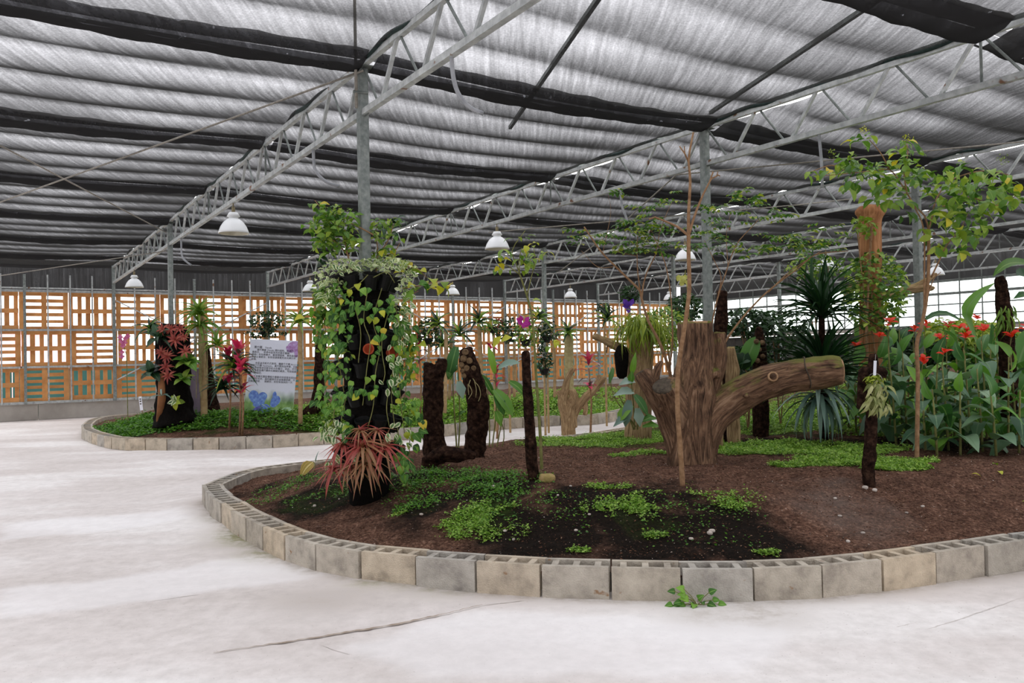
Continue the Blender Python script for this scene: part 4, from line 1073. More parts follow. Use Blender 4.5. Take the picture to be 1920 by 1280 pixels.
# ---- bromeliad tower in the far bed
b2 = GH(0, SPAN, 0); b2[2] = zs2(b2) - .02; dB = depth_of(b2)
tw2 = thing('planting_tower', b2, 'black fern-root tower studded with red bromeliads in the far bed', 'planter')
fused_wood('core', [limb([(330, 795, 44), (326, 770, 34), (325, 720, 30), (324, 660, 31), (323, 625, 29), (323, 608, 20)], dB - 0.05)], M['blackmesh'], tw2, voxel=0.025, amp=0.02, ridge=8, lam=6)
MB().tube([P(303, 700, dB - .3), P(304, 745, dB - .32), P(298, 795, dB - .3)], [.05, .07, .05], 10).build('wood_slab', M['plank'], tw2, smooth=True)

# ---- poles with orchids, sign and tags in the far bed
def pole(px0, py0, px1, py1, r, lab, m='pole', name='pole', on=on2, depth=None):
    b = on(px0, py0); d = depth or depth_of(b); q = [P(px0, py0 + 4, d), P((px0 * .5 + px1 * .5) + 1, (py0 + py1) / 2, d), P(px1, py1, d)]
    mb = MB(); mb.tube(crom(q, .1), r, 9, jit=.08); o = mb.build(name, M[m], None, smooth=True, loc=q[0]); tag(o, lab, 'pole'); return o, d
po1, dp1 = pole(383, 785, 376, 588, .06, 'pale thick pole topped by a spiky orchid, right of the bromeliad tower')
po2, dp2 = pole(563, 790, 562, 608, .038, 'slim brown pole standing right of the sign board')
pole(834, 770, 836, 618, .035, 'thin pale pole behind the notched fern trunk', depth=14.5)
pole(842, 745, 846, 640, .03, 'thin pale pole second behind the notched fern trunk', depth=15.3)
pole(902, 760, 899, 612, .04, 'pale pole with a spiky orchid behind the curved fern trunk', depth=14.8)
po6, dp6 = pole(1066, 760, 1066, 626, .09, 'thick beige root-wrapped pole behind the pale driftwood', 'root', depth=15.5)
pole(964, 740, 964, 640, .03, 'thin pole under a hanging basket left of the leaning dark post', depth=15.2)
pole(1040, 740, 1038, 640, .03, 'thin pole left of the thick root-wrapped pole', depth=15.6)
simple_trunk('tree_fern', 'dark brown pointed trunk behind the pole in the far bed', 'trunk', [[(395, 770, 17), (391, 720, 11), (386, 660, 8), (385, 640, 4)]], dp1 + .8, M['fernroot'], voxel=0.02)
simple_trunk('tree_fern', 'dark trunk in the far bed left of the vine tower', 'trunk', [[(580, 775, 14), (592, 760, 12), (598, 720, 10), (600, 640, 9)]], 14.6, M['fernroot'], voxel=0.02)
# lilac board
q = [P(344, 776, 14.6), P(384, 776, 14.6), P(386, 700, 14.6), P(375, 691, 14.6), P(356, 691, 14.6), P(350, 700, 14.6)]
mb = MB(); n = len(q); mb.v = [tuple(a) for a in q] + [tuple(a + np.array([0, .03, 0])) for a in q]; mb.f = [tuple(range(n))[::-1], tuple(range(n, 2 * n))] + [(i, (i + 1) % n, n + (i + 1) % n, n + i) for i in range(n)]
tag(mb.build('board', M['lilac'], None, loc=q[0]), 'weathered lilac board standing between tower and pole', 'board')

# plant name tag on a stake
pt = on2(266, 772); dt = depth_of(pt)
tg = thing('plant_label', pt, 'small white plant label on a stake at the left end of the far bed', 'label')
MB().tube([P(267, 776, dt), P(266, 760, dt)], .008, 6).build('stake', M['plank'], tg)
MB().bar(P(265.5, 769, dt - .015), P(262.5, 743, dt - .015), .075, .006, up=(0, -1, 0)).build('card', M['paper'], tg)
for k, (a, b) in enumerate(((747, 749), (751, 753), (756, 758))):
    MB().bar(P(262.8 + k * .4, a, dt - .021), P(263 + k * .4, b, dt - .021), .04, .002, up=(0, -1, 0)).build('print', M['cutdark'], tg)

# information sign: printed board
dG = depth_of(on2(505, 786))
tl, tr, br, bl = P(467, 636, dG + .25), P(560, 638, dG + .2), P(549, 788, dG), P(459, 782, dG)
sg = thing('sign_board', (bl + br) / 2, 'white information board with orchid pictures leaning in the far bed', 'sign')
SX = (tr - tl + br - bl) / 2; SW = np.linalg.norm(SX); SX = SX / SW
SY = (tl - bl + tr - br) / 2; SY = SY - SX * np.dot(SX, SY); SH = np.linalg.norm(SY); SY = SY / SH; SN = np.cross(SX, SY)
SC0 = (tl + tr + bl + br) / 4 - SX * SW / 2 - SY * SH / 2
def sgp(u, v, w=0.0): return SC0 + SX * SW * u + SY * SH * v + SN * w
def print_mat():
    t = NT('sign_print'); uv = t.n('ShaderNodeTexCoord'); sx = t.n('ShaderNodeSeparateXYZ'); t.l(uv.outputs['UV'], sx.inputs[0])
    n = t.n('ShaderNodeTexNoise', i_Scale=5.0, i_Detail=3.0); t.l(uv.outputs['UV'], n.inputs['Vector'])
    v = t.math('ADD', sx.outputs[1], t.math('MULTIPLY', t.math('SUBTRACT', n.outputs[0], 0.5), 0.16))
    green = t.ramp(n.outputs[0], [(0.35, S(70, 110, 50)), (0.55, S(130, 170, 90)), (0.7, S(190, 220, 160))])
    base = t.ramp(v, [(0.20, (1, 1, 1)), (0.36, (0, 0, 0))])
    c = t.mix(base, S(228, 232, 246), green)
    b = t.n('ShaderNodeBsdfPrincipled', i_Roughness=0.35); t.l(c, b.inputs['Base Color']); t.l(b.outputs[0], t.out.inputs[0]); return t.m
o0 = origin(sg)
V = [sgp(0, 0, .006), sgp(1, 0, .006), sgp(1, 1, .006), sgp(0, 1, .006)]
me = np_mesh('printed_face', np.array(V) - o0, np.array([[0, 1, 2, 3]]), uv=np.array([[0, 0], [1, 0], [1, 1], [0, 1]])); link_mesh('printed_face', me, print_mat(), sg)
MB().box(sgp(.5, .5, 0), (SW, SH, .01), (SX, SY, SN)).build('board', M['paper'], sg)
M['ink'] = mat('dark_ink', [(0.3, S(40, 40, 52)), (0.7, S(60, 60, 72))], 3, rough=0.6)
M['petal_blue'] = mat('print_blue', [(0.3, S(84, 104, 196)), (0.55, S(116, 152, 220)), (0.75, S(160, 196, 236))], 22, rough=0.4)
M['petal_indigo'] = mat('print_indigo', [(0.3, S(76, 74, 168)), (0.7, S(120, 120, 204))], 22, rough=0.4)
M['petal_lilac'] = mat('print_lilac', [(0.3, S(158, 104, 160)), (0.55, S(188, 156, 208)), (0.75, S(206, 190, 228))], 22, rough=0.4)
M['petal_mint'] = mat('print_mint', [(0.3, S(170, 214, 170)), (0.7, S(206, 232, 200))], 12, rough=0.4)
M['petal_olive'] = mat('print_olive', [(0.3, S(140, 130, 60)), (0.7, S(170, 160, 90))], 12, rough=0.4)
def blob(u, v, ru, rv, m, w, rot=0, name='printed_petal'):
    pts = []
    for k in range(18):
        a = 2 * math.pi * k / 18; x = ru * math.cos(a) * (1 + .1 * math.sin(3 * a)); y = rv * math.sin(a)
        x, y = x * math.cos(rot) - y * math.sin(rot), x * math.sin(rot) + y * math.cos(rot)
        uu, vv = u + x, v + y * SW / SH
        pts.append(sgp(min(max(uu, 0.004), .996), min(max(vv, 0.003), .997), w))
    MB().face(pts).build(name, M[m], sg)
for i, a in enumerate(((.30, .20, .13, .10, 'petal_blue', .7), (.18, .27, .10, .13, 'petal_blue', .3), (.36, .27, .09, .10, 'petal_blue', 0), (.62, .22, .09, .13, 'petal_blue', -.5), (.60, .29, .04, .09, 'petal_blue', 0),
           (.10, .03, .10, .05, 'petal_blue', .2), (.34, .07, .18, .14, 'petal_indigo', .2), (.44, .11, .10, .12, 'petal_blue', 0), (.56, .02, .06, .05, 'petal_olive', .4), (.66, .06, .07, .08, 'petal_lilac', 0), (.88, .07, .13, .14, 'petal_mint', 0),
           (.90, .93, .12, .10, 'petal_lilac', .3), (.84, .89, .10, .07, 'petal_lilac', -.3), (.97, .85, .05, .10, 'petal_lilac', 0), (.93, .95, .05, .05, 'petal_lilac', 0))):
    blob(a[0], a[1], a[2], a[3], a[4], .0066 + i * .0002, a[5])
for u0, v0, u1, v1 in ((.36, .18, .55, .12), (.55, .12, .75, .11), (.75, .11, .95, .16)):
    MB().bar(sgp(u0, v0, .011), sgp(u1, v1, .011), .008, .0008, up=SN).build('printed_stem', M['petal_mint'], sg)
LINES = ['萬代蘭　Vanda', '　　萬代蘭屬 (Vanda) 蘭科植物，原產於', '東南亞、　熱帶地區常見的蘭花種類，', '花朵，花色鮮艷大，觀賞價值高，廣為栽培的品', '不需土壤栽培，氣根發達需要充足光線水份，溫暖濕', '環境。', '',
         '　　本區以吊掛方式栽培，種類千代蘭 Ascocenda', '蝴蝶千代蘭 Vandopsis，萬代蘭與指甲蘭，石斛蘭', '蘭花氣根吸收空氣中的水份養分，因此，不可缺水，', '每年春夏為萬代蘭的花期開花期長，可欣賞蘭花多種', '美，歡迎您。', '',
         '　　千里蘭花園區種植多種蘭花供遊客欣賞拍照', '請勿攀折花木，請勿觸摸花朵以維護景觀，共', '同維護環境，　謝謝您，祝您有愉快的一天']
rotm = Matrix((Vector(SX), Vector(SY), Vector(SN))).transposed().to_4x4()
for i, s_ in enumerate(LINES):
    if not s_: continue
    cu = bpy.data.curves.new('printed_line', 'FONT'); cu.body = s_; cu.size = SW * (0.048 if i else 0.056)
    cu.resolution_u = 1
    o = bpy.data.objects.new('tmp', cu); COL.objects.link(o); dg = bpy.context.evaluated_depsgraph_get(); dg.update()
    me = bpy.data.meshes.new_from_object(o.evaluated_get(dg)); bpy.data.objects.remove(o); me.materials.clear(); me.materials.append(M['ink']); me.name = 'printed_line'
    o = bpy.data.objects.new('printed_line', me); COL.objects.link(o); o.parent = sg
    v = .885 - i * .0305 if i < 6 else .885 - (i - .45) * .0305
    if i > 12: v = .885 - (i - .9) * .0305
    m_ = rotm.copy(); m_.translation = Vector(sgp(.09 - (.03 if 0 < i else 0) - i * .002, v, .0112) - o0); o.matrix_basis = m_
# ================================================================== FOLIAGE
def leaf_tpl(shape='oval', L=1.0, W=0.45, n=4, droop=0.25, fold=0.15):
    V, UV, F = [], [], []
    for i in range(n + 1):
        v = i / n
        if shape == 'oval': w = math.sin(math.pi * min(1, v * 0.97 + 0.015)) ** 0.8
        elif shape == 'heart': w = (math.sin(math.pi * (v ** 0.62))) ** 0.85 if v < 1 else 0
        elif shape == 'lance': w = math.sin(math.pi * v ** 0.8) ** 0.9 if 0 < v < 1 else 0
        elif shape == 'strap': w = min(1, v * 8 + .35) * (1 - v ** 3)
        elif shape == 'paddle': w = (v ** 0.5) * math.sqrt(max(0, 1 - v ** 4)) if v > .12 else .12
        w = max(w, 0.02) * W / 2
        y = v * L * (1 - 0.25 * droop * v); z = -droop * L * v * v + 0.10 * L * math.sin(math.pi * v) * (1 if droop < .6 else 2)
        V += [(-w, y, z + fold * w * 2), (0, y, z), (w, y, z + fold * w * 2)]; UV += [(0, v), (.5, v), (1, v)]
    for i in range(n):
        a = 3 * i; F += [(a, a+1, a+4, a+3), (a+1, a+2, a+5, a+4)]
    return np.array(V), np.array(F), np.array(UV)
def leaf_mesh(name, m, **kw):
    V, F, UV = leaf_tpl(**kw); me = np_mesh(name, V, F, smooth=True, uv=UV); me.materials.append(m); return me
def basis(d, up):
    d = Vector(tuple(d)).normalized(); u = Vector(tuple(up)); x = d.cross(u)
    if x.length < 1e-3: x = d.cross(Vector((1, 0.3, 0)))
    x.normalize(); z = x.cross(d); return x, d, z
def put_leaf(parent, me, pos, d, up, s, name='leaf', o0=None):
    x, y, z = basis(d, up)
    o = bpy.data.objects.new(name, me); COL.objects.link(o); o.parent = parent
    m = Matrix((x, y, z)).transposed() * s; m = m.to_4x4()
    m.translation = Vector(tuple(np.asarray(pos) - (origin(parent) if o0 is None else o0))); o.matrix_basis = m; return o
def cloud(name, tpl, pos, dirs, ups, sc, m, parent=None, loc=None, kind='stuff'):
    V, F, UV = tpl; N = len(pos)
    pos = np.asarray(pos, float); d = np.asarray(dirs, float); d /= np.linalg.norm(d, axis=1)[:, None] + 1e-9
    x = np.cross(d, np.asarray(ups, float)); x /= np.linalg.norm(x, axis=1)[:, None] + 1e-9; z = np.cross(x, d)
    sc = np.broadcast_to(np.asarray(sc, float).reshape(-1, 1), (N, 1)) if np.ndim(sc) < 2 else sc
    B = np.stack([x, d, z], 1) * sc[:, :, None] if sc.shape[1] == 1 else np.stack([x, d, z], 1) * sc[:, :, None]
    W_ = np.einsum('vk,nkj->nvj', V, B) + pos[:, None, :]
    o0 = origin(parent) if parent is not None else (np.asarray(loc, float) if loc is not None else np.zeros(3))
    W_ = W_.reshape(-1, 3) - o0
    FF = (F[None] + (np.arange(N) * len(V))[:, None, None]).reshape(-1, F.shape[1])
    me = np_mesh(name, W_, FF, smooth=True, uv=np.tile(UV, (N, 1)))
    o = link_mesh(name, me, m, parent, None if parent is not None else loc)
    if kind: o['kind'] = kind
    return o
def rdir(n, zlo=-0.5, zhi=0.4, rng=RNG):
    a = rng.uniform(0, 2 * np.pi, n); z = rng.uniform(zlo, zhi, n); r = np.sqrt(1 - z * z)
    return np.stack([r * np.cos(a), r * np.sin(a), z], 1)
def rup(n, j=0.5, rng=RNG): return np.array([0, 0, 1.0]) + rng.normal(0, j, (n, 3))

g = lambda *a: [(i / max(1, len(a) - 1), S(*c)) for i, c in enumerate(a)]
M['l_mid'] = leaf_mat('mid_green_leaf', g((66, 104, 38), (98, 140, 54), (138, 170, 72), (172, 190, 84)), midrib=S(130, 160, 80))
M['l_mid_s'] = leaf_mat('mid_green_foliage', g((52, 90, 34), (86, 128, 48), (128, 162, 66), (176, 190, 76)), island=True)
M['l_yell'] = leaf_mat('yellowing_leaf', g((110, 140, 40), (160, 176, 50), (204, 200, 60), (214, 190, 60)))
M['l_vine'] = leaf_mat('vine_leaf', g((46, 88, 32), (72, 122, 42), (102, 152, 54), (138, 180, 70)), midrib=S(140, 180, 90))
M['l_var'] = leaf_mat('variegated_leaf', g((70, 110, 60), (104, 140, 80), (120, 150, 76)), varieg=(S(222, 226, 190), 0.20))
M['l_var_s'] = leaf_mat('variegated_foliage', g((86, 124, 66), (120, 152, 84), (200, 210, 160), (226, 230, 196)), island=True, varieg=(S(226, 230, 196), 0.24))
M['l_dark'] = leaf_mat('dark_green_leaf', g((18, 40, 22), (30, 62, 34), (44, 80, 44)), rough=0.4, trans=0.15, midrib=S(70, 104, 64))
M['l_dark_s'] = leaf_mat('dark_green_foliage', g((20, 42, 20), (34, 66, 32), (58, 94, 44)), island=True, trans=0.2)
M['l_silver'] = leaf_mat('blue_green_leaf', g((84, 116, 104), (124, 152, 140), (164, 186, 174)), rough=0.4, trans=0.15)
M['l_canna'] = leaf_mat('canna_leaf', g((50, 94, 48), (76, 124, 66), (98, 148, 68), (126, 174, 64)), rough=0.42, trans=0.25, midrib=S(120, 156, 96), stripes=None)
M['l_cannab'] = leaf_mat('blue_green_canna_leaf', g((46, 80, 54), (72, 108, 78), (106, 138, 106), (138, 166, 132)), rough=0.4, trans=0.18, midrib=S(110, 140, 104))
M['l_sap_s'] = leaf_mat('sapling_leaflet', g((48, 84, 40), (72, 112, 52), (96, 136, 60), (176, 180, 60)), island=True)
M['l_grass'] = leaf_mat('creeping_green', g((84, 122, 42), (122, 162, 60), (150, 186, 80), (176, 202, 104)), island=True, rough=0.55, trans=0.35)
M['l_weed'] = leaf_mat('small_weed_green', g((52, 96, 30), (84, 134, 42), (112, 160, 54)), island=True, rough=0.55, trans=0.3)
M['l_red'] = leaf_mat('red_bromeliad_leaf', g((150, 44, 48), (190, 72, 74), (206, 104, 98)), stripes=(S(150, 88, 72), 18.0), rough=0.4)
M['l_red2'] = leaf_mat('striped_bromeliad_leaf', g((176, 72, 72), (160, 92, 76), (196, 96, 92)), stripes=(S(156, 148, 96), 18.0), rough=0.4)
M['l_coral'] = leaf_mat('coral_leaf', g((140, 58, 54), (180, 84, 76), (190, 112, 92)), rough=0.5)
M['l_pink'] = leaf_mat('magenta_leaf', g((150, 20, 60), (204, 44, 96), (226, 80, 120)), rough=0.4)
M['l_purple'] = leaf_mat('purple_brown_leaf', g((44, 26, 30), (80, 44, 48), (96, 84, 72)), rough=0.4, trans=0.15)
M['l_fern'] = leaf_mat('yellow_green_frond', g((110, 132, 36), (150, 168, 50), (180, 190, 70), (90, 120, 40)), island=True)
M['l_fernleaf'] = leaf_mat('yellow_green_blade', g((84, 120, 44), (112, 146, 50), (150, 170, 66)))
M['l_pale'] = leaf_mat('pale_orchid_leaf', g((120, 132, 72), (168, 172, 112), (198, 196, 146)))
M['l_alo'] = leaf_mat('mottled_gold_leaf', g((150, 140, 60), (176, 150, 70)), stripes=(S(200, 160, 80), 30.0), midrib=S(220, 210, 150))
M['f_red'] = leaf_mat('red_petal', g((220, 36, 16), (236, 60, 24)), rough=0.5)
M['f_mag'] = leaf_mat('magenta_petal', g((176, 30, 150), (204, 60, 176)), rough=0.5)
M['f_vio'] = leaf_mat('violet_petal', g((84, 40, 160), (110, 66, 190)), rough=0.5)
M['f_yel'] = leaf_mat('pale_yellow_petal', g((206, 204, 110), (224, 222, 150)), rough=0.5)
M['f_pink'] = leaf_mat('pink_petal', g((196, 90, 150), (214, 120, 170)), rough=0.5)
T_diam = leaf_tpl('oval', 1, .62, 2, .1, .1); T_oval = leaf_tpl('oval', 1, .5, 3, .2, .12); T_lance = leaf_tpl('lance', 1, .3, 3, .3, .1); T_strap = leaf_tpl('strap', 1, .09, 5, .5, .15)
T_tri = (np.array([(-.3, .45, .03), (0, 0, 0), (.3, .45, .03), (0, 1, -.08)]), np.array([[0, 1, 2, 3]]), np.array([(0, .5), (.5, 0), (1, .5), (.5, 1)]))
LM = {k: leaf_mesh('leaf', M[m], shape=s_, W=w, n=n, droop=dr, fold=fo) for k, m, s_, w, n, dr, fo in (
    ('mid', 'l_mid', 'oval', .52, 5, .25, .12), ('yell', 'l_yell', 'oval', .6, 4, .25, .12), ('vine', 'l_vine', 'heart', .78, 5, .35, .14), ('yvine', 'l_yell', 'heart', .8, 5, .3, .1),
    ('var', 'l_var', 'oval', .55, 4, .35, .12), ('dark', 'l_dark', 'oval', .5, 4, .3, .12), ('canna', 'l_canna', 'lance', .62, 8, .6, .14), ('cannab', 'l_cannab', 'lance', .58, 8, .5, .14), ('cannaup', 'l_canna', 'lance', .42, 6, .25, .22),
    ('banana', 'l_canna', 'strap', .26, 9, .55, .14), ('red', 'l_red', 'strap', .13, 7, 1.1, .3), ('red2', 'l_red2', 'strap', .13, 7, 1.1, .3), ('coral', 'l_coral', 'lance', .2, 4, .35, .15),
    ('pink', 'l_pink', 'lance', .26, 4, .2, .15), ('purple', 'l_purple', 'lance', .24, 4, .35, .15), ('spike', 'l_dark', 'strap', .07, 4, .14, .3), ('silver', 'l_silver', 'strap', .10, 6, .4, .25),
    ('vanda', 'l_fernleaf', 'strap', .12, 5, .5, .4), ('vandap', 'l_pale', 'lance', .24, 4, .4, .3), ('alo', 'l_alo', 'heart', .6, 6, .3, .1), ('vandad', 'l_dark', 'strap', .13, 5, .45, .4), ('pet_red', 'f_red', 'oval', .5, 3, .2, .1),
    ('mag', 'f_mag', 'oval', .8, 3, .2, .1), ('vio', 'f_vio', 'oval', .8, 3, .2, .1), ('fyel', 'f_yel', 'oval', .85, 3, .2, .1), ('fpink', 'f_pink', 'oval', .85, 3, .2, .1), ('coraln', 'l_coral', 'strap', .2, 4, .5, .2))}
def PD(px, py, d, n=1): return np.array([P(px, py, d)])
def in_blob(c, rx, ry, rd):
    """random point round the place seen at pixel c, spread rx,ry px across and rd metres in depth"""
    while True:
        a, b = random.uniform(-1, 1), random.uniform(-1, 1)
        if a * a + b * b <= 1: break
    return P(c[0] + a * rx, c[1] + b * ry, c[2] + random.uniform(-rd, rd))
def twig(pts, parent, m, r0, r1, d=None, name='twig'):
    q = crom([P(p[0], p[1], (p[2] if len(p) > 2 else d)) for p in pts], .05); n = len(q)
    return MB().tube(q, [r0 + (r1 - r0) * i / (n - 1) for i in range(n)], 7).build(name, m, parent, smooth=True)

# ---------- right hand leafy tree
pb = on1(1718, 862); dT = depth_of(pb)
tr = thing('leafy_tree', pb, 'slender tree with a spreading crown of oval green leaves at right', 'tree')
twig([(1719, 868), (1720, 800), (1721, 700), (1719, 645), (1728, 610), (1737, 560), (1741, 500), (1741, 430)], tr, M['stick'], .021, .014, dT, 'trunk')
twig([(1733, 590), (1733, 530), (1733, 440), (1724, 405), (1712, 385)], tr, M['stick'], .009, .006, dT, 'branch')
for pts in ([(1741, 432), (1734, 405), (1715, 385), (1690, 345), (1668, 318), (1640, 320), (1590, 325), (1540, 330)], [(1741, 432), (1748, 405), (1753, 380), (1770, 350), (1800, 330), (1850, 320), (1900, 330)],
            [(1700, 360), (1695, 320), (1702, 290), (1700, 265)], [(1668, 318), (1650, 285), (1630, 262)], [(1745, 400), (1780, 382), (1820, 370), (1870, 385), (1915, 360)], [(1746, 520), (1765, 480), (1775, 460), (1800, 430), (1815, 400)],
            [(1590, 322), (1560, 310), (1520, 322)], [(1737, 560), (1752, 520), (1764, 510)]):
    twig(pts, tr, M['stick'], .008, .003, dT, 'branch')
blobs = [(1540, 325, 32, 8, 8), (1590, 300, 30, 16, 16), (1620, 262, 22, 10, 8), (1625, 320, 40, 22, 22), (1700, 285, 25, 28, 18), (1680, 330, 50, 28, 34), (1720, 340, 50, 30, 34), (1800, 330, 45, 28, 30), (1850, 345, 50, 28, 34),
         (1890, 360, 34, 26, 20), (1790, 390, 40, 30, 32), (1830, 410, 40, 40, 30), (1760, 430, 34, 34, 16), (1650, 360, 30, 20, 10), (1690, 385, 25, 25, 10), (1800, 450, 20, 30, 12), (1600, 345, 24, 12, 8)]
o0 = origin(tr); k = 0
for cx, cy, rx, ry, n in blobs:
    for _ in range(int(n * 0.80)):
        p = in_blob((cx, cy, dT), rx, ry, .35); a = random.uniform(0, 6.28); big = cy > 340
        yl = random.random() < (.32 if (cy < 300 or cx > 1860) else .10)
        put_leaf(tr, LM['yell' if yl else 'mid'], p, (math.cos(a), math.sin(a), random.uniform(-.5, .25) if not big else random.uniform(-1.1, .1)), (random.gauss(0, .35), random.gauss(0, .35) - .2, 1),
                 random.uniform(.085, .13) if not big else random.uniform(.11, .16), 'leaf', o0)
pos = []
for cx, cy, rx, ry, n in blobs: pos += [in_blob((cx, cy, dT), rx, ry, .4) for _ in range(int(n * .9))]
n = len(pos); cloud('inner_foliage', leaf_tpl('oval', 1, .52, 3, .25, .12), pos, rdir(n, -.9, .3), rup(n, .5) + np.array([0, -.4, 0]), RNG.uniform(.08, .13, n), M['l_mid_s'], tr)
for cx, cy, rx, ry in ((1620, 245, 6, 8), (1702, 262, 12, 8), (1560, 290, 8, 10), (1880, 300, 14, 10)):
    n = 24; pos = [in_blob((cx, cy, dT), rx, ry, .05) for _ in range(n)]
    cloud('bud_cluster', T_lance, pos, rdir(n, .2, 1), rup(n), RNG.uniform(.02, .035, n), M['l_yell'], tr)

# ---------- bare sapling in front of the stump
pb = on1(1281, 910); d = depth_of(pb)
sp = thing('bare_sapling', pb, 'leafless reddish sapling with forked pruned tips before the stump', 'sapling')
twig([(1280, 915), (1276, 850), (1271, 780), (1270, 720), (1274, 670), (1284, 610), (1292, 545), (1291, 480), (1291, 440)], sp, M['stick'], .021, .015, d, 'trunk')
for pts, a, b in (([(1291, 445), (1291, 400), (1294, 340), (1291, 300), (1296, 268), (1300, 248)], .014, .007), ([(1291, 304), (1284, 288), (1274, 274)], .007, .005), ([(1284, 288), (1283, 274)], .005, .004),
                  ([(1291, 442), (1302, 405), (1318, 365), (1330, 342), (1337, 322)], .011, .006), ([(1322, 358), (1334, 335), (1347, 328), (1350, 330)], .007, .005), ([(1344, 329), (1346, 322)], .005, .004), ([(1291, 442), (1270, 425), (1245, 414), (1228, 407), (1217, 411)], .011, .006)):
    twig(pts, sp, M['stick'], a, b, d, 'branch')

# ---------- light green sapling clump behind the stump
dK = dS + .35
kb = P(1262, 790, dK); kb[2] = gz(kb)
ks = thing('leafy_sapling', kb, 'airy sapling with small compound leaves spreading behind the big stump', 'sapling')
for pts, a in (([(1262, 800), (1260, 720), (1240, 650), (1215, 600), (1203, 560), (1200, 545), (1170, 515), (1130, 475), (1105, 440), (1095, 425)], .02), ([(1203, 560), (1207, 530), (1215, 505), (1228, 480), (1236, 440)], .009),
               ([(1200, 545), (1195, 500), (1195, 450), (1198, 430)], .007), ([(1255, 690), (1261, 640), (1258, 560), (1250, 505), (1240, 475), (1220, 430)], .010), ([(1195, 480), (1170, 475), (1150, 470)], .004),
               ([(1330, 640), (1336, 600), (1345, 560), (1358, 520), (1380, 460), (1410, 425), (1428, 405)], .009), ([(1345, 560), (1352, 520), (1340, 490), (1320, 450)], .006), ([(1330, 700), (1370, 625), (1430, 555), (1500, 500), (1530, 477), (1590, 470)], .012),
               ([(1440, 548), (1480, 510), (1540, 470)], .007), ([(1150, 500), (1120, 500), (1090, 470)], .004), ([(1235, 440), (1250, 400), (1262, 375)], .004), ([(1365, 500), (1362, 440), (1370, 400)], .004), ([(1130, 475), (1145, 400), (1140, 365)], .003)):
    twig(pts, ks, M['stick'], a, a * .35, dK, 'branch')
pos, dr, sz, up = [], [], [], []
for cx, cy, rx, ry, n in ((1205, 430, 50, 30, 22), (1240, 450, 55, 28, 20), (1180, 455, 50, 30, 14), (1095, 445, 35, 20, 8), (1142, 358, 14, 6, 3), (1262, 372, 25, 12, 5), (1220, 400, 40, 18, 8), (1300, 440, 50, 30, 12), (1395, 368, 32, 16, 9),
                          (1425, 392, 38, 20, 10), (1350, 400, 45, 25, 8), (1380, 440, 40, 25, 7), (1410, 470, 30, 18, 10), (1450, 460, 40, 22, 14), (1500, 455, 34, 20, 12), (1530, 440, 30, 25, 10), (1525, 470, 34, 16, 8), (1330, 400, 30, 30, 6), (1340, 470, 30, 25, 5), (1130, 445, 25, 15, 5), (1470, 410, 16, 12, 3), (1560, 455, 30, 20, 6)):
    for _ in range(n):
        c = in_blob((cx, cy, dK), rx, ry, .35); a = random.uniform(0, 6.28); ax = np.array([math.cos(a), math.sin(a), random.uniform(-.15, .2)])
        sd = np.cross(ax, (0, 0, 1)); L = random.uniform(.10, .17)
        for q in range(3):       # a compound leaf: paired leaflets along a stalk
            for s_ in (-1, 1):
                pos.append(c + ax * L * (q + .5) / 3); dr.append(sd * s_ + ax * .5 + np.array([0, 0, -.15])); sz.append(random.uniform(.05, .075)); up.append((random.gauss(0, .25), random.gauss(0, .25), 1))
        pos.append(c + ax * L); dr.append(ax); sz.append(.07); up.append((0, -.3, 1))
cloud('leaflets', T_oval, pos, dr, up, np.array(sz), M['l_sap_s'], ks)
# ---------- yellowing sapling at centre
yb = on1(1016, 880); dY = depth_of(yb)
ys = thing('leafy_sapling', yb, 'slender green-stemmed sapling topped with yellowing leaves at centre', 'sapling')
twig([(1016, 886), (1012, 800), (1005, 700), (1002, 640), (997, 590), (988, 555), (975, 515)], ys, M['stick_green'], .016, .008, dY, 'trunk')
for pts in ([(988, 555), (996, 520), (1003, 490), (1000, 460)], [(975, 515), (955, 500), (935, 490)], [(975, 515), (968, 495), (960, 470), (975, 445), (985, 432)], [(975, 515), (973, 490), (978, 465)], [(1005, 615), (1025, 605), (1040, 630)], [(1003, 640), (1020, 620), (1070, 612), (1095, 600)]):
    twig(pts, ys, M['stick_green'], .006, .003, dY, 'branch')
for cx, cy, rx, ry, n in ((970, 485, 35, 22, 16), (1000, 475, 26, 20, 14), (985, 500, 26, 18, 8), (930, 500, 12, 8, 4), (965, 443, 10, 6, 2), (992, 446, 8, 4, 2), (945, 478, 16, 12, 5), (1035, 642, 14, 10, 5), (1010, 580, 10, 12, 3), (1020, 470, 14, 8, 4), (1003, 560, 8, 8, 2), (960, 620, 5, 5, 0)):
    for _ in range(n):
        p = in_blob((cx, cy, dY), rx, ry, .2); a = random.uniform(0, 6.28)
        put_leaf(ys, LM['yell' if random.random() < .5 else 'mid'], p, (math.cos(a), math.sin(a), random.uniform(-1, .2)), (random.gauss(0, .4), -.3, 1), random.uniform(.06, .10))

# ---------- plants of the vine tower
TD = 6.75
def tower_pt(px, py, out=0.0):
    """point on the camera side of the vine tower, `out` metres beyond its skin"""
    cx = 689 + (py - 700) * 0.012; u = max(-1, min(1, (px - cx) / 76.0)); return P(px, py, TD - (0.33 + out) * math.sqrt(max(0.02, 1 - u * u)))
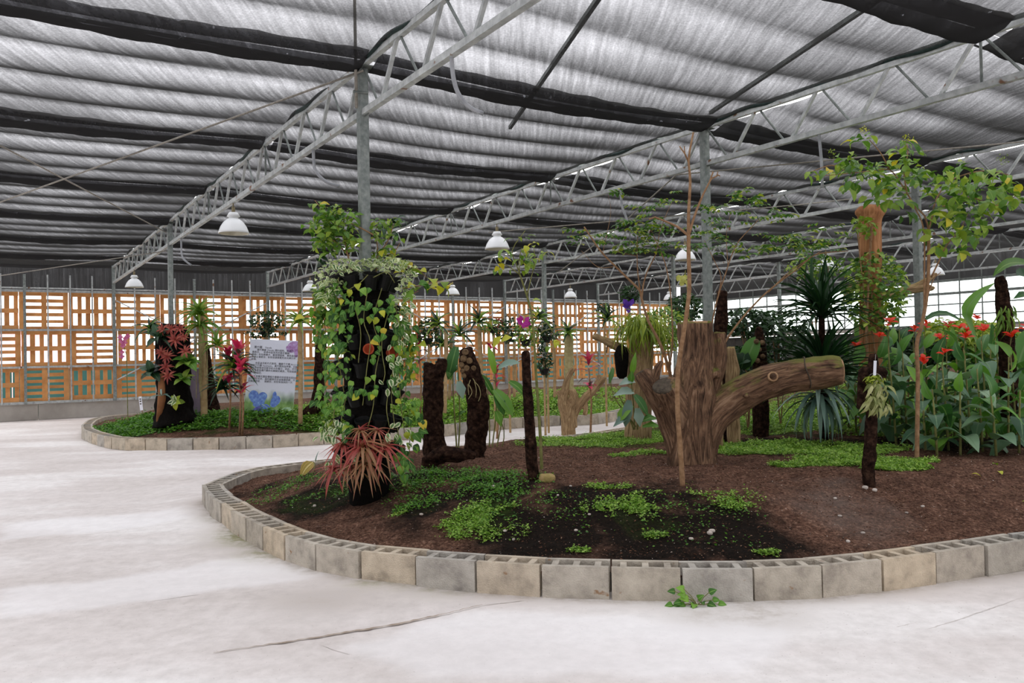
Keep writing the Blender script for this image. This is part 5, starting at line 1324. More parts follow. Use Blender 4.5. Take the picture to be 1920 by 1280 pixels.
# crown of small variegated creepers on the rim
cb = P(690, 505, TD - .2)
cv = thing('variegated_creeper', cb, 'cream and green variegated creeper filling the rim of the vine tower', 'plant')
pos = []
for cx, cy, rx, ry, n in ((640, 498, 30, 13, 90), (605, 520, 14, 18, 40), (670, 498, 22, 12, 55), (730, 495, 36, 14, 120), (765, 510, 16, 18, 60), (700, 492, 25, 10, 50), (610, 555, 18, 26, 36), (756, 560, 14, 45, 60), (625, 540, 18, 20, 40)):
    pos += [in_blob((cx, cy, TD - (.1 if cy < 515 else .25)), rx, ry, .22 if cy < 515 else .08) for _ in range(n)]
n = len(pos); cloud('foliage', T_oval, pos, rdir(n, -.7, .5), rup(n, .7), RNG.uniform(.032, .06, n), M['l_var_s'], cv)
for _ in range(60):
    c = random.choice(((640, 500, 34, 14), (735, 498, 38, 14), (765, 560, 10, 50), (610, 540, 14, 28))); p = in_blob((c[0], c[1], TD - .3), c[2], c[3], .06)
    a = random.uniform(0, 6.28); put_leaf(cv, LM['var'], p, (math.cos(a), math.sin(a) - .6, random.uniform(-.9, .3)), (random.gauss(0, .4), -.6, .8), random.uniform(.05, .07))
# hanging heart-leaved vines
def vine(label, paths, leaves, seed, sm=(.05, .08), yell=.05):
    random.seed(seed)
    t = thing('trailing_vine', tower_pt(*paths[0][0]), label, 'vine', 'vines trailing down the planting tower')
    for pth in paths:
        q = crom([tower_pt(x, y, .03 + .02 * math.sin(y * .1)) for x, y in pth], .03)
        MB().tube(q, .0035, 5).build('stem', M['stick_green'], t, smooth=True)
    o0 = origin(t)
    for cx, cy, rx, ry, n, key in leaves:
        for _ in range(n):
            while True:
                a, b = random.uniform(-1, 1), random.uniform(-1, 1)
                if a * a + b * b <= 1: break
            p = tower_pt(cx + a * rx, cy + b * ry, random.uniform(.02, .14)); sx_ = 1 if p[0] > bt[0] else -1
            kk = key if random.random() > yell or key == 'var' else 'yvine'
            put_leaf(t, LM[kk], p, (random.gauss(0, .6) + .3 * sx_, -.45 + random.gauss(0, .3), -1 + random.gauss(0, .35)), (random.gauss(0, .3) + .3 * sx_, -1, random.uniform(.1, .7)), random.uniform(*sm), 'leaf', o0)
    random.seed(seed + 99)
    side = [l for l in leaves if l[4] >= 16]
    if side:
        pos = []
        for cx, cy, rx, ry, n, key in side: pos += [tower_pt(cx + random.uniform(-rx, rx), cy + random.uniform(-ry, ry), random.uniform(-.12, .08)) for _ in range(int(n * 3.2))]
        n = len(pos); cloud('inner_foliage', T_oval, pos, rdir(n, -1, .2), rup(n, .6) + np.array([0, -.6, 0]), RNG.uniform(.035, .065, n), M['l_mid_s'], t)
    return t
vine('heart-leaved vine thick with leaves down the left side of the vine tower', [[(612, 520), (606, 580), (612, 640), (608, 700), (615, 760)], [(635, 520), (628, 600), (636, 680), (645, 735)], [(590, 560), (600, 620), (606, 660)]],
     [(628, 565, 30, 40, 34, 'vine'), (618, 620, 26, 40, 30, 'vine'), (632, 670, 26, 40, 20, 'vine'), (612, 700, 20, 40, 14, 'vine'), (640, 600, 26, 50, 14, 'vine'), (606, 755, 16, 30, 10, 'vine'), (640, 745, 22, 26, 10, 'vine')], 21)
vine('thin vines with scattered leaves over the dark front of the tower', [[(690, 540), (682, 600), (694, 640), (688, 690), (680, 760)], [(716, 540), (700, 600), (712, 650), (704, 700), (700, 760), (690, 800)], [(660, 560), (676, 620), (672, 680)], [(735, 560), (716, 640), (722, 700), (716, 720)], [(700, 520), (725, 510), (740, 530)], [(650, 545), (675, 530), (690, 515)]],
     [(700, 560, 36, 26, 9, 'vine'), (682, 610, 36, 30, 9, 'vine'), (720, 590, 20, 40, 6, 'vine'), (685, 715, 26, 22, 9, 'vine'), (712, 655, 26, 30, 5, 'vine'), (735, 690, 10, 30, 4, 'vine'), (700, 740, 30, 20, 4, 'vine'), (670, 555, 30, 26, 8, 'vine')], 22, yell=.15)
vine('bushy heart-leaved vine with yellow leaves down the right side of the tower', [[(752, 520), (760, 580), (756, 640), (762, 700), (758, 760)], [(770, 540), (775, 600), (772, 660)], [(742, 640), (748, 700), (752, 760), (760, 820)]],
     [(748, 585, 18, 40, 12, 'vine'), (760, 630, 20, 36, 26, 'vine'), (758, 680, 22, 34, 22, 'vine'), (745, 720, 20, 30, 12, 'vine'), (768, 760, 16, 30, 10, 'vine'), (735, 600, 14, 30, 6, 'vine')], 23, yell=.14)
vine('cream-edged vine trailing on the lower right of the tower', [[(742, 570), (748, 640), (738, 680), (734, 740), (740, 800)], [(735, 700), (725, 760), (730, 800)]],
     [(752, 600, 10, 40, 14, 'var'), (738, 665, 14, 22, 8, 'var'), (730, 705, 24, 24, 8, 'var'), (745, 690, 12, 16, 4, 'var'), (745, 820, 22, 30, 10, 'var'), (765, 830, 18, 26, 8, 'vine')], 24)
vine('white-edged vine bunched on the lower left of the tower', [[(632, 740), (625, 790), (632, 830)], [(650, 740), (640, 790), (645, 840)]],
     [(628, 800, 26, 16, 20, 'var'), (612, 820, 18, 14, 10, 'var'), (645, 805, 16, 18, 8, 'vine'), (640, 740, 16, 16, 6, 'vine'), (640, 860, 26, 24, 8, 'var')], 25)
vine('green leafy vine at the right foot of the tower', [[(770, 800), (768, 850), (775, 890)], [(745, 800), (752, 850), (750, 890)]],
     [(765, 850, 20, 26, 9, 'vine'), (782, 790, 12, 40, 9, 'vine'), (760, 870, 24, 20, 6, 'vine')], 26, sm=(.06, .1), yell=.03)
# red bromeliads in the low pots
def rosette(name, label, cat, c, n, L, keys, group=None, elev=(0.1, 1.0), face=None, droop_up=None, parts='leaf', wob_=.15, sc=None):
    t = thing(name, c, label, cat, group); ax = Vector(face or (0, 0, 1)).normalized(); u = ax.orthogonal().normalized(); w = ax.cross(u)
    for k in range(n):
        a = 2.4 * k + random.uniform(-.2, .2); e = elev[0] + (elev[1] - elev[0]) * (k / n) + random.uniform(-.08, .08)
        d = (math.cos(a) * u + math.sin(a) * w) * math.cos(e) + ax * math.sin(e)
        put_leaf(t, LM[random.choice(keys)], np.array(c), d, ax if droop_up is None else droop_up, L * random.uniform(1 - wob_, 1 + wob_), parts)
    return t
for px, py, L, n, keys, lab in ((645, 840, .24, 16, ['red'], 'red bromeliad at the left foot of the vine tower'), (628, 885, .22, 14, ['red'], 'pinkish red bromeliad lowest at the left foot of the tower'), (682, 846, .30, 18, ['red', 'red2'], 'large red bromeliad in the middle of the tower foot'),
                               (688, 875, .26, 12, ['red2'], 'striped green-pink bromeliad low at the middle of the tower foot'), (722, 846, .26, 16, ['red2', 'red'], 'striped bromeliad right of the large red one'), (676, 812, .18, 12, ['red2', 'red'], 'small reddish bromeliad above the large red one'), (708, 812, .16, 10, ['red2', 'red'], 'small bromeliad upper right of the large red one'),
                               (655, 880, .2, 10, ['red2'], 'striped bromeliad between the left pair at the tower foot')):
    rosette('bromeliad', lab, 'plant', tower_pt(px, py, .05), int(n * 1.5), L * .74, keys, 'bromeliads at the foot of the vine tower', (0.1, 1.2), (random.uniform(-.2, .2), -.6, .8), droop_up=(0, -.45, 1))
# shrubs growing out of the rim
def shrub(name, label, d, twigs, blobs, seed=1, spread=.15, tm='stick', sm=(.06, .095), dz=(-1, .2), cat='plant', group=None):
    random.seed(seed); b = twigs[0][0]; t = thing(name, P(b[0], b[1], d), label, cat, group)
    for pts in twigs: twig(pts, t, M[tm], .007, .003, d, 'branch')
    o0 = origin(t)
    for cx, cy, rx, ry, n, keys in blobs:
        pos = [in_blob((cx, cy, d), rx, ry, spread) for _ in range(n * 2)] if n > 7 else []
        if pos: cloud('inner_foliage', T_oval, pos, rdir(len(pos), -.9, .3), rup(len(pos), .5) + np.array([0, -.4, 0]), RNG.uniform(.05, .085, len(pos)), M['l_mid_s'], t)
        for _ in range(n):
            p = in_blob((cx, cy, d), rx, ry, spread); a = random.uniform(0, 6.28)
            put_leaf(t, LM[random.choice(keys)], p, (math.cos(a), math.sin(a) - .3, random.uniform(*dz)), (random.gauss(0, .35), random.gauss(0, .3) - .5, .9), random.uniform(*sm), 'leaf', o0)
    return t
shrub('leafy_shrub', 'bushy green shrub arching left from the top of the vine tower', TD - .05, [[(660, 510), (650, 470), (640, 430), (610, 400), (590, 375)], [(655, 480), (625, 450), (600, 440), (580, 420)], [(700, 440), (672, 425), (640, 410), (620, 400)]],
      [(612, 395, 26, 14, 16, ['mid', 'vine']), (640, 400, 32, 14, 20, ['mid', 'vine']), (600, 425, 30, 18, 26, ['mid', 'vine', 'mid']), (635, 435, 32, 24, 40, ['mid']), (615, 460, 26, 16, 22, ['mid']), (600, 485, 10, 14, 5, ['dark']), (660, 450, 14, 24, 12, ['mid']), (590, 382, 10, 8, 4, ['yell', 'mid'])], 31)
shrub('leafy_shrub', 'red-stemmed green shrub right of the post atop the vine tower', TD + .08, [[(705, 510), (708, 470), (705, 430), (712, 410)], [(708, 480), (728, 450), (738, 420)], [(715, 500), (735, 480), (750, 455)]],
      [(720, 420, 22, 10, 12, ['mid', 'dark']), (740, 415, 16, 8, 8, ['mid', 'dark']), (715, 440, 20, 12, 10, ['mid']), (745, 440, 12, 14, 6, ['mid', 'dark']), (725, 475, 24, 14, 12, ['mid', 'yell'])], 32)
shrub('yellow_leafed_shoot', 'shoot with long yellow leaves reaching right from the tower top', TD - .1, [[(745, 510), (762, 500), (785, 505), (800, 520)], [(755, 540), (790, 535), (820, 528), (845, 530)], [(760, 560), (775, 550), (785, 545)]],
      [(762, 490, 16, 8, 6, ['yell']), (770, 507, 18, 6, 5, ['yell']), (783, 530, 14, 10, 5, ['yvine', 'vine']), (812, 535, 16, 12, 5, ['yvine', 'yell']), (835, 530, 12, 8, 3, ['yvine']), (780, 645, 6, 8, 2, ['yvine']), (770, 545, 10, 14, 5, ['vine'])], 33, sm=(.08, .12))
shrub('climbing_vine', 'pale green vine climbing left of the tower before the pallets', TD, [[(600, 600), (598, 560), (602, 540)], [(600, 600), (590, 570), (585, 550)]], [(600, 550, 14, 16, 14, ['vine', 'var']), (596, 580, 12, 22, 10, ['vine']), (572, 598, 6, 8, 2, ['yvine']), (600, 620, 10, 26, 8, ['mid', 'vine']), (600, 740, 10, 20, 6, ['vine'])], 34)

# arrow leaf and small plants at the tower foot
p = on1(585, 890); al = thing('arrow_leaf_plant', p, 'single gold and green mottled arrow leaf left of the tower foot', 'plant')
q = P(588, 866, depth_of(p) + .1); MB().tube(crom([p, (p + q) / 2 + np.array([.02, 0, .03]), q], .03), .005, 5).build('stem', M['stick_green'], al, smooth=True)
put_leaf(al, LM['alo'], q, (-.8, -.5, -.75), (-.2, -.8, .6), .22); put_leaf(al, LM['silver'], q + np.array([.02, 0, .0]), (.25, -.3, 1), (0, -1, .3), .12)
def floor_plant(name, label, base, n, L, keys, seed, stem=.1, cat='plant', group=None, spread=.1, parent_label=None):
    random.seed(seed); t = thing(name, base, label, cat, group)
    for k in range(n):
        a = random.uniform(0, 6.28); top = base + np.array([math.cos(a) * spread * random.uniform(.3, 1), math.sin(a) * spread * random.uniform(.3, 1), stem * random.uniform(.3, 1)])
        MB().tube([base, (base + top) / 2 + np.array([0, 0, stem * .15]), top], .0025, 5).build('stem', M['stick_green'], t)
        put_leaf(t, LM[random.choice(keys)], top, (math.cos(a), math.sin(a), random.uniform(-.3, .2)), (random.gauss(0, .2), -.4, 1), L * random.uniform(.7, 1.15))
    return t
floor_plant('seedling', 'broad-leaved seedling in dark soil right of the tower foot', on1(752, 905), 7, .085, ['vine'], 41, .14, spread=.09)
floor_plant('seedling', 'pale young seedling below the tower foot', on1(765, 915), 6, .045, ['vine'], 42, .07, spread=.07)
# the weed against the kerb blocks
random.seed(43); wb = G(1308, 1134); wb = wb + np.array([0, -.012, 0]); wd = thing('weed', wb, 'bright green weed growing on the concrete against the kerb blocks', 'weed'); dw = depth_of(wb)
for px, py in ((1262, 1107), (1281, 1103), (1284, 1114), (1257, 1136), (1275, 1128), (1290, 1122), (1283, 1139), (1303, 1139), (1309, 1122), (1316, 1128), (1328, 1136), (1350, 1134), (1331, 1109), (1338, 1124), (1300, 1132), (1272, 1136)):
    top = P(px, py, dw - .02); top[2] = max(top[2], .012); m_ = (wb + top) / 2 + np.array([0, 0, .01]); MB().tube([wb, m_, top], .0022, 5).build('stem', M['stick_green'], wd)
    d_ = (top - wb); put_leaf(wd, LM['vine'], top - d_ * .1, (d_[0] + random.gauss(0, .01), -.04 if py > 1125 else -.02, d_[2] * .4), (0, -.8, .6), random.uniform(.045, .062))

# ---------- cannas with red flowers at right
random.seed(51)
def canna(base, H, label, flower=False, n=6, Ls=(.3, .44), keys=('canna', 'cannab', 'cannab')):
    t = thing('canna_plant', base, label, 'plant', 'canna plants at the right'); lean = np.array([random.uniform(-.06, .06), random.uniform(-.06, .06), 0])
    MB().tube([base - np.array([0, 0, .03]), base + lean * .4 + np.array([0, 0, H * .5]), base + lean + np.array([0, 0, H])], [.013, .010, .006], 7).build('stem', M['stick_green'], t, smooth=True)
    a0 = random.uniform(0, 6.28)
    for k in range(n):
        f = .10 + .86 * k / n; a = a0 + 2.4 * k; p = base + lean * f + np.array([0, 0, H * f]); L = random.uniform(*Ls) * (1.05 - .35 * f)
        put_leaf(t, LM[random.choice(keys)] if k < n - 1 else LM['cannaup'], p, (math.cos(a), math.sin(a), random.uniform(-.15, .55) if k < n - 1 else 1.8), (0, 0, 1) if k < n - 1 else (random.gauss(0, 1), -1, .2), L)
    if flower:
        top = base + lean + np.array([0, -.04, H + .10]); fl = MB().tube([base + lean + np.array([0, 0, H - .02]), top], .004, 5).build('flower_stalk', M['stick_green'], t)
        for k in range(6):
            a = k * 1.05; put_leaf(fl, LM['pet_red'], top + np.array([0, 0, random.uniform(-.02, .03)]), (math.cos(a), math.sin(a), random.uniform(.2, 1.4)), (0, -.6, 1), random.uniform(.075, .11), 'petal', o0=origin(fl))
CA = [(1605, 790, 9.6, .95, 1), (1640, 790, 9.4, 1.05, 1), (1668, 785, 9.0, 1.15, 1), (1680, 800, 8.4, .95, 0), (1700, 790, 8.8, 1.1, 0), (1735, 830, 7.9, .75, 1), (1757, 840, 7.6, .62, 0), (1752, 800, 8.2, 1.0, 1), (1778, 820, 8.0, .85, 1), (1800, 830, 7.7, .7, 0),
      (1788, 790, 8.6, 1.1, 1), (1820, 800, 8.3, 1.0, 1), (1842, 820, 7.9, .8, 0), (1868, 835, 7.6, .66, 0), (1850, 790, 8.7, 1.05, 1), (1890, 810, 8.2, .9, 0), (1910, 830, 7.7, .7, 0), (1905, 790, 8.8, 1.0, 1), (1740, 770, 9.4, 1.15, 1), (1775, 765, 9.8, 1.15, 1),
      (1812, 765, 10.0, 1.1, 1), (1850, 760, 10.2, 1.15, 0), (1880, 765, 9.9, 1.2, 0), (1915, 765, 9.6, 1.1, 1), (1720, 760, 10.0, 1.1, 1), (1660, 760, 10.2, 1.2, 1), (1625, 760, 10.0, 1.2, 0), (1690, 760, 10.2, 1.25, 0), (1590, 765, 10.2, 1.05, 0), (1950, 800, 8.3, 1.0, 1), (1960, 780, 9.2, 1.1, 0), (1830, 745, 10.8, 1.2, 1), (1775, 745, 11.0, 1.2, 0)]
rowof = lambda c: 'front' if c[2] < 8.25 else ('middle' if c[2] < 9.5 else 'back')
for cx, cy, d, H, fl in sorted(CA, key=lambda c: c[2]):
    b = P(cx, cy, d); b[2] = gz(b); row = rowof((cx, cy, d)); k = sorted(c[0] for c in CA if rowof(c) == row).index(cx)
    canna(b, H, f"{['short', 'tall'][H > .9]} green canna plant {'with a red flower' if fl else 'without flower'}, {ordinal(k)} from the left in the {row} row", bool(fl), 9 if H > .9 else 7, (.32, .46) if H > .9 else (.26, .36))
# banana-like plant at the right edge
bb = P(1945, 770, 9.3); bb[2] = gz(bb); bn = thing('banana_plant', bb, 'big-leaved banana-like plant arching in from the right edge', 'plant')
MB().tube([bb, bb + np.array([-.02, 0, .8]), bb + np.array([-.05, 0, 1.35])], [.07, .055, .035], 10).build('stem', M['stick_green'], bn, smooth=True)
for st, en, s_ in (((1925, 600), (1870, 500), 1), ((1900, 560), (1790, 600), 1)): pass
def big_leaf(parent, pts, w, d, m, name='leaf', roll=0.0):
    """long blade following a curve of pixels"""
    q = crom([P(x, y, (z if z else d)) for x, y, z in pts], .06); n = len(q); V = []; UV = []
    for i, p in enumerate(q):
        t = q[min(i+1, n-1)] - q[max(i-1, 0)]; t /= np.linalg.norm(t); v = i / (n - 1)
        s_ = np.cross(t, (0, -.7, .7)); s_ /= np.linalg.norm(s_) + 1e-9; nn = np.cross(s_, t)
        ww = w * math.sin(math.pi * min(1, .08 + .92 * v)) ** .6 if v < 1 else .003
        V += [p - s_ * ww + nn * ww * .3, p, p + s_ * ww + nn * ww * .3]; UV += [(0, v), (.5, v), (1, v)]
    F = [];
    for i in range(n - 1): a = 3 * i; F += [(a, a+1, a+4, a+3), (a+1, a+2, a+5, a+4)]
    me = np_mesh(name, np.array(V) - origin(parent), np.array(F), smooth=True, uv=np.array(UV)); link_mesh(name, me, m, parent)
big_leaf(bn, [(1950, 500, 9.2), (1905, 492, 9.0), (1880, 500, 8.9), (1862, 518, 8.9)], .07, 9, M['l_mid'])
big_leaf(bn, [(1935, 560, 9.3), (1925, 520, 9.3), (1905, 515, 9.2)], .12, 9, M['l_dark'])
big_leaf(bn, [(1830, 640, 9.4), (1812, 590, 9.3), (1825, 562, 9.3), (1850, 540, 9.3), (1866, 530, 9.3)], .065, 9, M['l_canna'])
big_leaf(bn, [(1950, 620, 9.2), (1925, 640, 9.2), (1905, 700, 9.2), (1900, 740, 9.2)], .12, 9, M['l_canna'])
big_leaf(bn, [(1940, 560, 9.2), (1915, 553, 9.1), (1900, 560, 9.1)], .06, 9, M['l_canna'])
big_leaf(bn, [(1800, 600, 9.7), (1775, 588, 9.7), (1750, 590, 9.7), (1730, 603, 9.7)], .04, 9, M['l_canna'])
# shrubby undergrowth behind the cannas
def bush(name, label, c, r, n, m, tpl=None, size=(.04, .07), px=True, cat='shrub', base=None, stem=True, group=None):
    """c = (px, py, depth), r = (rx, ry px, rd m)"""
    cc = P(*c); t = thing(name, np.array([cc[0], cc[1], gz(cc)]), label, cat, group)
    if stem:
        for k in range(3): MB().tube([np.array([cc[0], cc[1], gz(cc) - .02]), (cc + np.array([0, 0, gz(cc)]) * 0 + cc) / 2 * np.array([1, 1, 0]) + np.array([0, 0, (cc[2] + gz(cc)) / 2]) + np.array([random.uniform(-.06, .06), 0, 0]), cc + np.array([random.uniform(-.15, .15), random.uniform(-.1, .1), 0])], .008, 5).build('stem', M['stick'], t)
    n = int(n * 1.7); kz = 1.4 if c[2] > 9 and tpl is None else 1.0
    pos = [in_blob(c, r[0], r[1], r[2]) for _ in range(n)]
    cloud('foliage', tpl or T_oval, pos, rdir(n, -.7, .4), rup(n, .6) + np.array([0, -.4, 0]), RNG.uniform(size[0], size[1], n) * kz, M[m], t); return t
bush('shrub', 'leafy green climber wrapped round the bare sawn trunk', (1640, 545, 9.75), (60, 75, .3), 620, 'l_mid_s', size=(.04, .075))
bush('shrub', 'sparse green shrub above the spiky plant', (1530, 500, 9.9), (55, 26, .3), 130, 'l_mid_s')
bush('shrub', 'yellow-green sprig climbing the bare sawn trunk', (1618, 425, 9.6), (22, 22, .1), 40, 'l_yell')
bush('shrub', 'dark bushy shrub before the windows right of the big stump', (1400, 605, 10.6), (52, 26, .4), 420, 'l_dark_s')
bush('shrub', 'dense dark green shrub behind the spiky plant at its left', (1460, 640, 10.8), (60, 60, .4), 700, 'l_dark_s')
bush('shrub', 'dark green undergrowth between stump and spotted trunk', (1400, 690, 10.4), (50, 44, .4), 400, 'l_dark_s')
bush('shrub', 'dark foliage beyond the stump top left of its post', (1285, 575, 11.5), (34, 24, .4), 260, 'l_dark_s')
bush('shrub', 'dry brownish grassy clump before the windows behind the cannas', (1800, 622, 11.0), (75, 24, .5), 420, 'l_fern', tpl=T_lance, size=(.08, .16))
bush('shrub', 'dark green mass under the windows behind the red flowers', (1700, 655, 11.6), (110, 40, .6), 800, 'l_dark_s', size=(.06, .11))
bush('shrub', 'dark green mass under the windows at the far right', (1870, 660, 11.8), (90, 40, .6), 700, 'l_mid_s', size=(.07, .12))
bush('shrub', 'green undergrowth behind the pale thin trunks', (1345, 700, 11.0), (40, 50, .4), 300, 'l_mid_s')
random.seed(60)

# ---------- spiky dragon-tree like plant
sb = P(1545, 812, 8.9); sb[2] = gz(sb); dSp = 8.9
yk = thing('spiky_plant', sb, 'tall spiky dark green plant with stacked rosettes behind the sawn limb', 'plant')
MB().tube([sb, P(1542, 700, dSp), P(1540, 560, dSp)], [.05, .04, .03], 9).build('stem', M['fernroot'], yk, smooth=True)
o0 = origin(yk)
for c, n, L, e0, e1, key in (((1540, 590), 100, .68, -.12, 1.45, 'spike'), ((1543, 710), 130, .78, -.1, 1.3, 'spike'), ((1535, 745), 44, .55, -.9, .1, 'silver')):
    cc = P(c[0], c[1], dSp)
    for k in range(n):
        a = 2.39996 * k + random.uniform(-.2, .2); e = e0 + (e1 - e0) * ((k / n) ** 1.3) + random.uniform(-.1, .1)
        d = (math.cos(a) * math.cos(e), math.sin(a) * math.cos(e), math.sin(e)); put_leaf(yk, LM[key], cc + np.array([0, 0, random.uniform(-.06, .08)]), d, (0, 0, 1) if e < 1.2 else (math.cos(a), math.sin(a), .1), L * random.uniform(.8, 1.1), 'leaf', o0)

# ---------- fern crown, orchid on cross post
random.seed(61)
fc = P(1203, 612, dF); fr = thing('fern', fc, 'drooping yellow-green fern on top of the pale standing trunk', 'fern')
pos, dr, sz = [], [], []
for k in range(520):
    a = random.uniform(0, 6.28); r = random.uniform(0, .26); pos.append(fc + np.array([r * math.cos(a), r * math.sin(a), random.uniform(-.05, .16) - r * .3])); dr.append((math.cos(a), math.sin(a), random.uniform(-1.6, .5))); sz.append(random.uniform(.14, .34))
cloud('fronds', leaf_tpl('strap', 1, .07, 5, .8, .1), pos, dr, rup(520, .2), np.array(sz), M['l_fern'], fr)
bush('fern', 'green bushy fern right of the fern-topped trunk', (1250, 615, 10.4), (42, 40, .3), 320, 'l_mid_s', tpl=T_lance, size=(.06, .12), cat='fern')
oc = P(1645, 722, dC - .1); orc = thing('orchid', oc, 'pale yellow-green orchid tied to the dark cross-shaped post', 'orchid')
for k in range(80):
    a = random.uniform(0, 6.28); put_leaf(orc, LM['vandap'], oc + np.array([random.uniform(-.07, .07), random.uniform(-.03, .03), random.uniform(-.2, .05)]), (math.cos(a) * .7, -.3 + .4 * math.sin(a), -.9 + random.uniform(-.3, .5)), (random.gauss(0, .3), -1, .4), random.uniform(.06, .12))
bush('moss_cushion', 'brown moss cushion wired to the cross-shaped post', (1640, 712, dC - .06), (16, 8, .04), 160, 'l_fern', tpl=T_lance, size=(.02, .05), cat='moss', stem=False)
oc = P(1888, 590, 8.85); orc = thing('orchid', oc, 'drooping green orchid on the dark trunk at far right', 'orchid')
for k in range(24):
    a = random.uniform(0, 6.28); put_leaf(orc, LM['vanda'], oc + np.array([random.uniform(-.08, .08), 0, random.uniform(-.1, .1)]), (math.cos(a) * .5, -.3, -.9), (random.gauss(0, .3), -1, .4), random.uniform(.12, .22))
fy = P(1282, 524, 8.2)
t = thing('orchid_spray', fy, 'pale yellow orchid flowers hanging behind the bare sapling', 'flower')
for k in range(16):
    a = random.uniform(0, 6.28); put_leaf(t, LM['fyel'], fy + np.array([random.uniform(-.06, .06), random.uniform(-.03, .03), random.uniform(-.05, .05)]), (math.cos(a), -.5, math.sin(a)), (0, -1, 0), .055, 'petal')
MB().tube([fy, fy + np.array([.03, .05, .1]), fy + np.array([0.06, .05, -.4]), np.array([fy[0] + .02, fy[1] + .05, gz(fy)])], .004, 5).build('stalk', M['stick_green'], t)

# ---------- big leaved plants left of the leaning post, and by the fern trunk
random.seed(62)
def upright_leaf_plant(label, base, leaves, d, stems):
    t = thing('broad_leaf_plant', base, label, 'plant')
    for pts in stems: twig(pts, t, M['stick_green'], .009, .005, d, 'stem')
    for x0, y0, x1, y1, w, key in leaves:
        xm, ym = (x0 + x1) / 2, (y0 + y1) / 2 - abs(x1 - x0) * .12
        big_leaf(t, [(x0, y0, d), (xm, ym, d - .05), (x1, y1, d - .02)], w, d, M[key])
b = on1(926, 885) if False else P(928, 890, 9.2); b[2] = gz(b)
upright_leaf_plant('tall broad-leaved plant between the curved fern trunk and leaning post', b,
    [(926, 730, 962, 780, .07, 'l_canna'), (930, 735, 945, 778, .06, 'l_canna'), (955, 715, 988, 745, .05, 'l_vine'), (935, 690, 975, 680, .05, 'l_silver'), (925, 740, 900, 700, .04, 'l_vine'), (930, 770, 940, 800, .05, 'l_vine'), (920, 765, 898, 775, .04, 'l_canna'), (925, 650, 940, 630, .05, 'l_yell'), (928, 700, 916, 650, .04, 'l_vine'), (940, 640, 960, 632, .05, 'l_yell'), (905, 780, 880, 775, .04, 'l_vine')],
    9.2, [[(918, 888), (924, 830), (930, 770), (928, 700), (926, 640)], [(925, 885), (935, 820), (955, 730)], [(915, 888), (918, 800), (912, 700)], [(928, 885), (945, 820), (940, 790)]])
b = P(858, 860, 7.9); b[2] = gz(b)
upright_leaf_plant('plant with two long hanging leaves between the fern trunks', b, [(856, 650, 840, 712, .06, 'l_canna'), (842, 690, 845, 712, .035, 'l_vine'), (860, 714, 868, 748, .05, 'l_silver'), (872, 770, 858, 780, .02, 'l_vine'), (856, 686, 848, 700, .035, 'l_vine')], 7.9, [[(858, 865), (862, 790), (860, 715), (856, 650)], [(858, 865), (850, 740), (848, 690)]])
b = P(1190, 800, 8.8); b[2] = gz(b)
upright_leaf_plant('bluish broad-leaved plant at the foot of the fern-topped trunk', b,
    [(1188, 735, 1150, 742, .06, 'l_silver'), (1190, 715, 1160, 722, .05, 'l_silver'), (1180, 750, 1172, 800, .055, 'l_silver'), (1185, 760, 1158, 790, .06, 'l_canna'), (1195, 765, 1200, 800, .06, 'l_silver'), (1190, 740, 1215, 780, .05, 'l_canna'), (1182, 720, 1185, 695, .04, 'l_vine'), (1185, 700, 1192, 660, .035, 'l_vine'), (1200, 790, 1235, 785, .05, 'l_vine'), (1150, 690, 1142, 720, .03, 'l_canna'), (1180, 780, 1150, 800, .05, 'l_silver'), (1205, 800, 1240, 800, .04, 'l_vine')],
    8.8, [[(1190, 805), (1188, 760), (1184, 715)], [(1195, 805), (1198, 760)], [(1188, 805), (1175, 770), (1160, 740)], [(1192, 800), (1150, 740), (1145, 690)]])
b = P(1395, 720, 9.6); b[2] = gz(b)
upright_leaf_plant('dark broad-leaved plant left of the spotted trunk', b, [(1395, 690, 1420, 630, .10, 'l_canna'), (1390, 690, 1400, 655, .1, 'l_dark'), (1385, 680, 1415, 670, .09, 'l_dark')], 9.6, [[(1395, 780), (1394, 700)]])

# ---------- far bed plants
random.seed(63)
def brom(px, py, d, L, key, lab, n=14, cat='plant', grp=None, face=(0, -1, .3), elev=(0., 1.)):
    rosette('bromeliad', lab, cat, P(px, py, d), n, L, [key], grp, elev, face)
gB = 'coral bromeliads on the far tower'
for px, py, L, lab in ((305, 618, .17, 'coral bromeliad topmost left on the far tower'), (321, 617, .18, 'coral bromeliad topmost middle on the far tower'), (338, 616, .18, 'coral bromeliad topmost right on the far tower'), (329, 638, .26, 'largest coral bromeliad on the far tower'), (345, 632, .14, 'dull coral bromeliad at the right edge of the far tower'),
                       (304, 661, .19, 'coral bromeliad left of middle on the far tower'), (314, 668, .2, 'coral bromeliad beside the left one at mid height of the far tower'), (348, 659, .19, 'coral bromeliad at mid right of the far tower'), (312, 688, .2, 'dull red bromeliad below mid height of the far tower'), (316, 704, .2, 'brownish bromeliad lowest on the far tower')):
    brom(px, py, dB - .36, L * .72, 'coral', lab, grp=gB)
def ros2(px, py, d, L, key, n, lab, name='tower_plant', elev=(-.2, 1.2), face=(0, -.5, 1), cat='plant'):
    rosette(name, lab, cat, P(px, py, d), n, L, key if isinstance(key, list) else [key], None, elev, face)
ros2(282, 618, dB - .2, .34, ['vanda', 'vandad'], 14, 'green strap-leaved orchid at the upper left of the far tower')
ros2(300, 636, dB - .36, .36, ['vandad', 'dark'], 12, 'dark green strap-leaved plant on the left of the far tower')
ros2(285, 700, dB - .3, .26, 'dark', 12, 'round-leaved green plant low on the left of the far tower')
ros2(303, 742, dB - .42, .3, 'silver', 5, 'plant with broad pale green leaves near the foot of the far tower')
ros2(352, 680, dB - .3, .24, ['vine', 'mid'], 14, 'leafy green plant on the right of the far tower')
